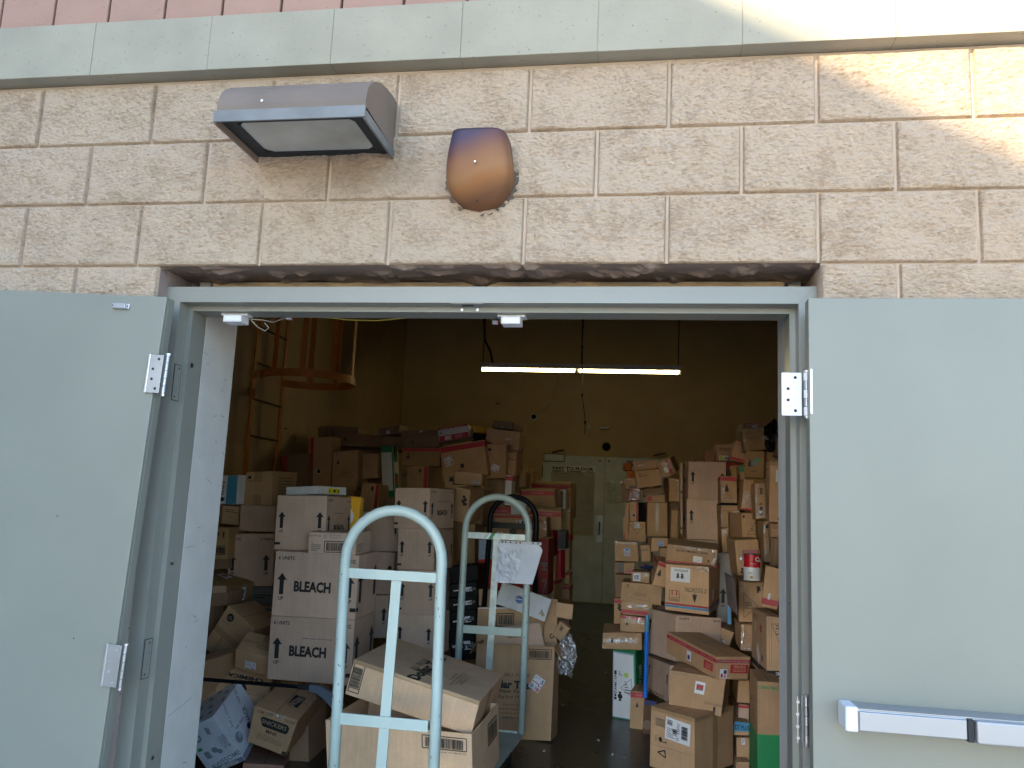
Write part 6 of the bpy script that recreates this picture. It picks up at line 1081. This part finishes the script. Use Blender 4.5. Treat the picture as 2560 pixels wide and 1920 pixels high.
["H29",0.08,3.1,1.096,0.067,-0.018,-1.603,0.871,0.02,0.197,"lav","pinkedge","thin lavender carton panel with a pink edge, leaning in the right pile"],
["H30",0.111,3.525,0.914,-0.002,-0.015,-0.009,0.025,0.05,0.118,"bluel","","light blue carton sliver beside the leaning lavender panel"],
["H31",0.217,3.315,1.046,0.029,-0.03,-0.072,0.152,0.432,0.236,"kraft","triR;truck;tapeC","tan box with a truck symbol, the red and white can standing on it"],
["H32",0.207,3.572,1.304,0.02,-0.116,0.053,0.164,0.346,0.234,"kraft","pinkpanel;balls2","tan box with a faded pink panel, directly behind the red and white can"],
["H33",0.221,3.743,1.504,-0.007,-0.031,0.197,0.102,0.292,0.166,"kraft","triL;iconsF","corner-on tan box with half a triangle of text, above the faded pink panel box"],
["H34",0.106,3.95,1.541,0.0,-0.011,0.0,0.053,0.3,0.12,"kraft","crinkV","narrow box under shiny wrap right of the two large pinkish boxes"],
["H34b",0.113,3.95,1.325,0.001,-0.04,0.0,0.048,0.3,0.304,"kraft","crinkTop","tall slim box with shiny wrap at its top, beneath the narrow wrapped one"],
["H35",0.318,3.418,1.408,-0.01,-0.021,0.044,0.037,0.236,0.256,"kraft","cherry;tagV","narrow leaning box with a cherry symbol right of the corner-on box"],
["H36",0.372,3.35,1.482,0.002,0.006,0.001,0.073,0.3,0.089,"kraft","textsm;tapeVr","tan box with small print under the tall pink-labelled box"],
["H37",0.375,3.45,1.344,0.001,0.082,-0.001,0.063,0.3,0.18,"kraftD","tapeV","shaded box right of the cherry symbol box"],
["H39",0.305,2.838,1.156,-0.042,0.123,-0.265,0.091,0.286,0.233,"kraft","redband2;tagw","box leaning left with a broad red band near its bottom, by the door frame"],
["H40",0.241,2.728,0.862,0.004,0.019,0.041,0.081,0.459,0.327,"kraftL","blackband;triU","creased box with a black band near its bottom and an upside down triangle"],
["H41",0.195,2.445,0.49,0.021,-0.009,0.041,0.123,0.29,0.484,"kraft","greenbox","tall box with green CHRISTMAS print and a solid green lower half"],
["H42",0.248,2.11,0.972,0.001,0.046,0.004,0.025,0.02,0.507,"kraftR","stitch","tall narrow cardboard strip leaning beside the right door frame"],
["H42b",0.293,2.45,0.415,0.006,0.001,0.031,0.068,0.3,0.248,"kraft","redlineL","box with a thin red left edge at the foot of the right door frame"],
["H43",0.157,3.25,0.511,0.002,0.011,0.01,0.07,0.3,0.131,"kraft","","plain tan box between the long slanted box and the tall green one"],
["H43b",0.157,3.25,0.384,0.001,0.013,0.009,0.063,0.3,0.108,"pinkL","redstripT","pale box with a red top strip left of the tall green box"],
["H43c",0.134,3.15,0.321,0.0,0.019,0.002,0.088,0.3,0.076,"kraft","bluedt","box with a blue band reading DT PLUS left of the tall green box"],
["H43d",0.14,3.15,0.21,0.001,0.008,0.007,0.075,0.3,0.128,"kraft","labelTop","tan box with a white oval sticker beneath the blue band box"],
["H43e",0.13,3.05,0.115,0.001,-0.009,0.006,0.075,0.3,0.1,"kraft","sq","lowest box of the narrow column left of the tall green box"],
["H44",0.168,3.15,0.842,0.003,-0.028,0.011,0.079,0.3,0.152,"kraft","crinkV;triS","wrapped box with shiny cross tape under the truck symbol box"],
["J1",0.005,4.484,1.83,0.032,-0.009,0.071,0.287,0.37,0.293,"pinkL","upupH","upper of two large pinkish boxes with UP arrows"],
["J2",0.007,4.495,1.53,0.014,-0.009,0.034,0.291,0.39,0.301,"pinkL","upone2","lower of two large pinkish boxes with UP arrows"],
["J2b",-0.012,4.45,1.335,0.0,-0.028,0.002,0.257,0.4,0.077,"pinkL","","pinkish box only showing its top strip below the two large ones"],
["J3",-0.173,4.5,1.829,-0.0,-0.019,0.0,0.015,0.2,0.277,"pinkL","blkband","thin pale carton edge with a black band, left of the upper pinkish box"],
["J3b",-0.168,4.5,1.549,-0.0,-0.016,-0.0,0.016,0.2,0.279,"pinkL","blkband","thin pale carton edge with a black band, left of the lower pinkish box"],
["J4",-0.204,5.35,1.771,0.0,-0.002,0.0,0.091,0.3,0.206,"kraft","crinkL","tall brown box edged with white tape left of the pale carton edges"],
["J4b",-0.196,5.45,1.633,0.0,-0.016,-0.0,0.096,0.3,0.073,"kraftD","tearS","dim torn box under the white tape edged one"],
["J5",-0.198,5.25,1.476,0.0,-0.008,-0.0,0.063,0.3,0.24,"kraft","tapeE","slim grey-brown box standing under the dim torn box"],
["J6",-0.349,5.175,1.508,-0.0,-0.01,-0.001,0.179,0.35,0.286,"kraft","tapeV","large plain brown box with a vertical tape seam"],
["J7",-0.382,5.25,1.748,-0.0,-0.113,-0.001,0.183,0.3,0.063,"kraftD","tearS","crushed brown box between the tilted box and the red-tagged one"],
["J8",-0.367,5.2,1.686,-0.0,-0.075,-0.0,0.171,0.3,0.062,"kraft","redsq","crumpled box with one red square, on the large plain box"],
["J9",-0.427,5.075,1.852,-0.002,-0.172,0.006,0.205,0.35,0.151,"kraft","tapeM2;textsm","grey-brown box with two patches of tape, tipped under the top box"],
["J10",-0.457,5.175,1.972,0.0,-0.151,-0.002,0.212,0.35,0.086,"kraft","crinkM","brown box with a shiny tape strip, top of the left-hand column by the back door"],
["J11",-0.255,5.148,1.977,0.133,-0.393,-0.154,0.121,0.505,0.136,"kraft","redband3;crink","tilted box with a red stripe and white tape across it, crest of the column"],
["J12",-0.617,5.35,1.965,-0.0,0.019,-0.0,0.076,0.3,0.065,"orange","dot","small orange box hanging over the aisle side of the column"],
["J13",-0.584,5.45,1.904,-0.0,-0.024,0.0,0.081,0.3,0.075,"orange","","orange-brown box beneath the small orange one"],
["J13b",-0.596,5.55,2.017,-0.0,0.063,-0.0,0.059,0.3,0.032,"greyD","","dark grey carton corner above the small orange box"],
["J14",-0.585,5.25,1.809,0.0,-0.19,0.005,0.102,0.3,0.093,"kraft","crinkTop;greystripH","tilted brown box with white tape on its top, beside the plastic sheet"],
["J15",-0.541,5.075,1.71,0.0,-0.027,-0.0,0.092,0.25,0.102,"redD","crinkBig","box in shiny silver wrap with red corners"],
["J16",-0.627,5.35,1.734,-0.0,-0.058,0.0,0.063,0.3,0.173,"kraftD","","dark leaning box left of the silver-wrapped one"],
["J17",-0.547,5.1,1.567,0.0,-0.034,-0.0,0.07,0.3,0.162,"kraft","redstripR;sq;tri1","box with a red right edge and a dark square label, mid column"],
["J18",-0.606,5.25,1.583,-0.0,0.005,-0.0,0.038,0.3,0.113,"kraft","glare","narrow box with torn white tape left of the red right edge box"],
["J19",-0.615,5.2,1.462,-0.0,-0.055,0.0,0.056,0.3,0.132,"kraft","crinkTop","tan box with silvery tape at the aisle edge"],
["J20",-0.515,5.05,1.399,0.0,-0.011,-0.0,0.141,0.3,0.166,"kraft","triDn;labelTop","box with a downward triangle and a label over its top edge"],
["J21",-0.609,5.15,1.358,-0.0,-0.024,0.0,0.046,0.3,0.08,"kraft","redsq","small box with red tape left of the downward triangle box"],
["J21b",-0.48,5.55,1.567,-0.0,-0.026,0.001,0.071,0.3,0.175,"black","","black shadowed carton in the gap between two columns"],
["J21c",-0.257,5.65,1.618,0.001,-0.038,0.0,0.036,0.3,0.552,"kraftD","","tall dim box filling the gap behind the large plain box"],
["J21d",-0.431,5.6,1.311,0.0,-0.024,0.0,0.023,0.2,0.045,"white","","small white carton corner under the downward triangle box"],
["J22",0.183,4.741,2.071,0.042,-0.002,-0.026,0.134,0.281,0.138,"kraft","labelwide;textsm","brown box with a wide white and yellow label, above the large pinkish box"],
["J23",0.079,4.95,2.052,-0.0,0.0,0.001,0.092,0.3,0.096,"kraftR","","small dark reddish box behind the wide labelled one"],
["J23b",-0.002,5.05,2.02,0.0,-0.032,-0.0,0.094,0.3,0.029,"kraftD","","flat dark carton lying on the upper pinkish box"],
["J24",0.254,4.35,2.049,-0.0,0.215,0.001,0.111,0.3,0.147,"kraft","redstripB;vee","tan box tilted left with a red strip along its bottom"],
["J25",0.338,4.15,2.129,0.002,-0.142,-0.002,0.156,0.3,0.163,"kraftY","triSide;crinkC","yellowish tape-edged box with a sideways triangle, near the top of the right pile"],
["J26",0.347,4.25,2.243,0.001,-0.091,-0.002,0.142,0.3,0.047,"kraftR","redstripT;sqW","reddish box at the very top of the right pile"],
["J26b",0.278,4.45,2.207,-0.0,0.057,0.0,0.036,0.3,0.124,"kraftD","crinkS","dark ragged box left of the very top box"],
["J27",0.359,4.052,1.952,0.084,0.078,-0.223,0.13,0.313,0.185,"kraftY","sticker2;textbig;treeS","large yellowish box leaning left with a purple and green sticker"],
["J28",0.492,4.05,1.991,-0.0,0.083,0.002,0.173,0.3,0.07,"kraftY","threeballs","yellowish box with three black ball symbols above the tall labelled box"],
["J29",0.367,3.143,1.726,0.052,0.02,-0.051,0.119,0.287,0.367,"kraft","picL;balls3;tapeTopB","tall tan box with a white picture label beside the right door frame"],
["J30",0.146,4.047,1.753,0.023,-0.061,-0.046,0.123,0.294,0.192,"kraft","redstripT;treeBig;crinkV","box with a large dark tree print and a red top strip"],
["J30b",0.156,4.15,1.647,0.0,-0.046,0.0,0.127,0.3,0.017,"black","","thin black carton directly under the large tree print box"],
["J31",0.152,4.05,1.58,0.0,-0.041,0.0,0.129,0.3,0.112,"kraft","crinkV;whitebar","box with glaring wrap on its left, under the thin black carton"],
["J32",0.234,4.425,1.864,-0.002,-0.084,0.001,0.072,0.25,0.174,"kraft","greentint","slim greenish tan box leaning behind the tree print box"],
["J33",0.19,4.5,1.912,0.0,0.004,-0.0,0.033,0.2,0.081,"greyD","redtop","grey carton sliver right of the upper pinkish box"],
["J33b",0.233,4.6,1.973,-0.0,0.001,0.0,0.104,0.2,0.029,"redD","","dark red carton edge under the tilted red strip box"],
["J34",0.261,4.2,1.857,-0.001,-0.102,0.001,0.037,0.2,0.157,"kraft","greentop","narrow box with a bright green top end"],
["J34b",0.271,4.45,1.687,0.002,-0.008,-0.001,0.056,0.3,0.188,"kraftD","textsm","dim brown box right of the large tree print box"],
["J35",0.239,3.725,1.71,-0.005,0.067,0.005,0.067,0.25,0.21,"kraft","crinkF;redlineB","tapered bundle-like box under clear wrap, leaning left"],
["J35b",0.332,3.95,1.802,-0.001,0.099,0.003,0.096,0.3,0.04,"kraftY","","yellowish box top peeking out under the purple stickered box"],
["J36",0.296,3.55,1.665,0.001,-0.04,-0.001,0.066,0.3,0.233,"kraft","hs","slim box with letters HS and a blue label"],
["J37b",0.486,3.75,2.083,0.005,-0.028,-0.012,0.04,0.3,0.082,"kraftY","labelF3","yellowish labelled box, higher of two by the door frame"],
["J38",0.48,3.75,2.019,0.004,-0.065,-0.006,0.05,0.3,0.053,"kraftY","labelF3","yellowish labelled box, lower of two by the door frame"],
["J39",0.297,4.35,1.566,0.0,-0.006,0.0,0.096,0.3,0.057,"kraftR","","brown box directly under the clear wrapped bundle"]
]
build_boxes(TAB)
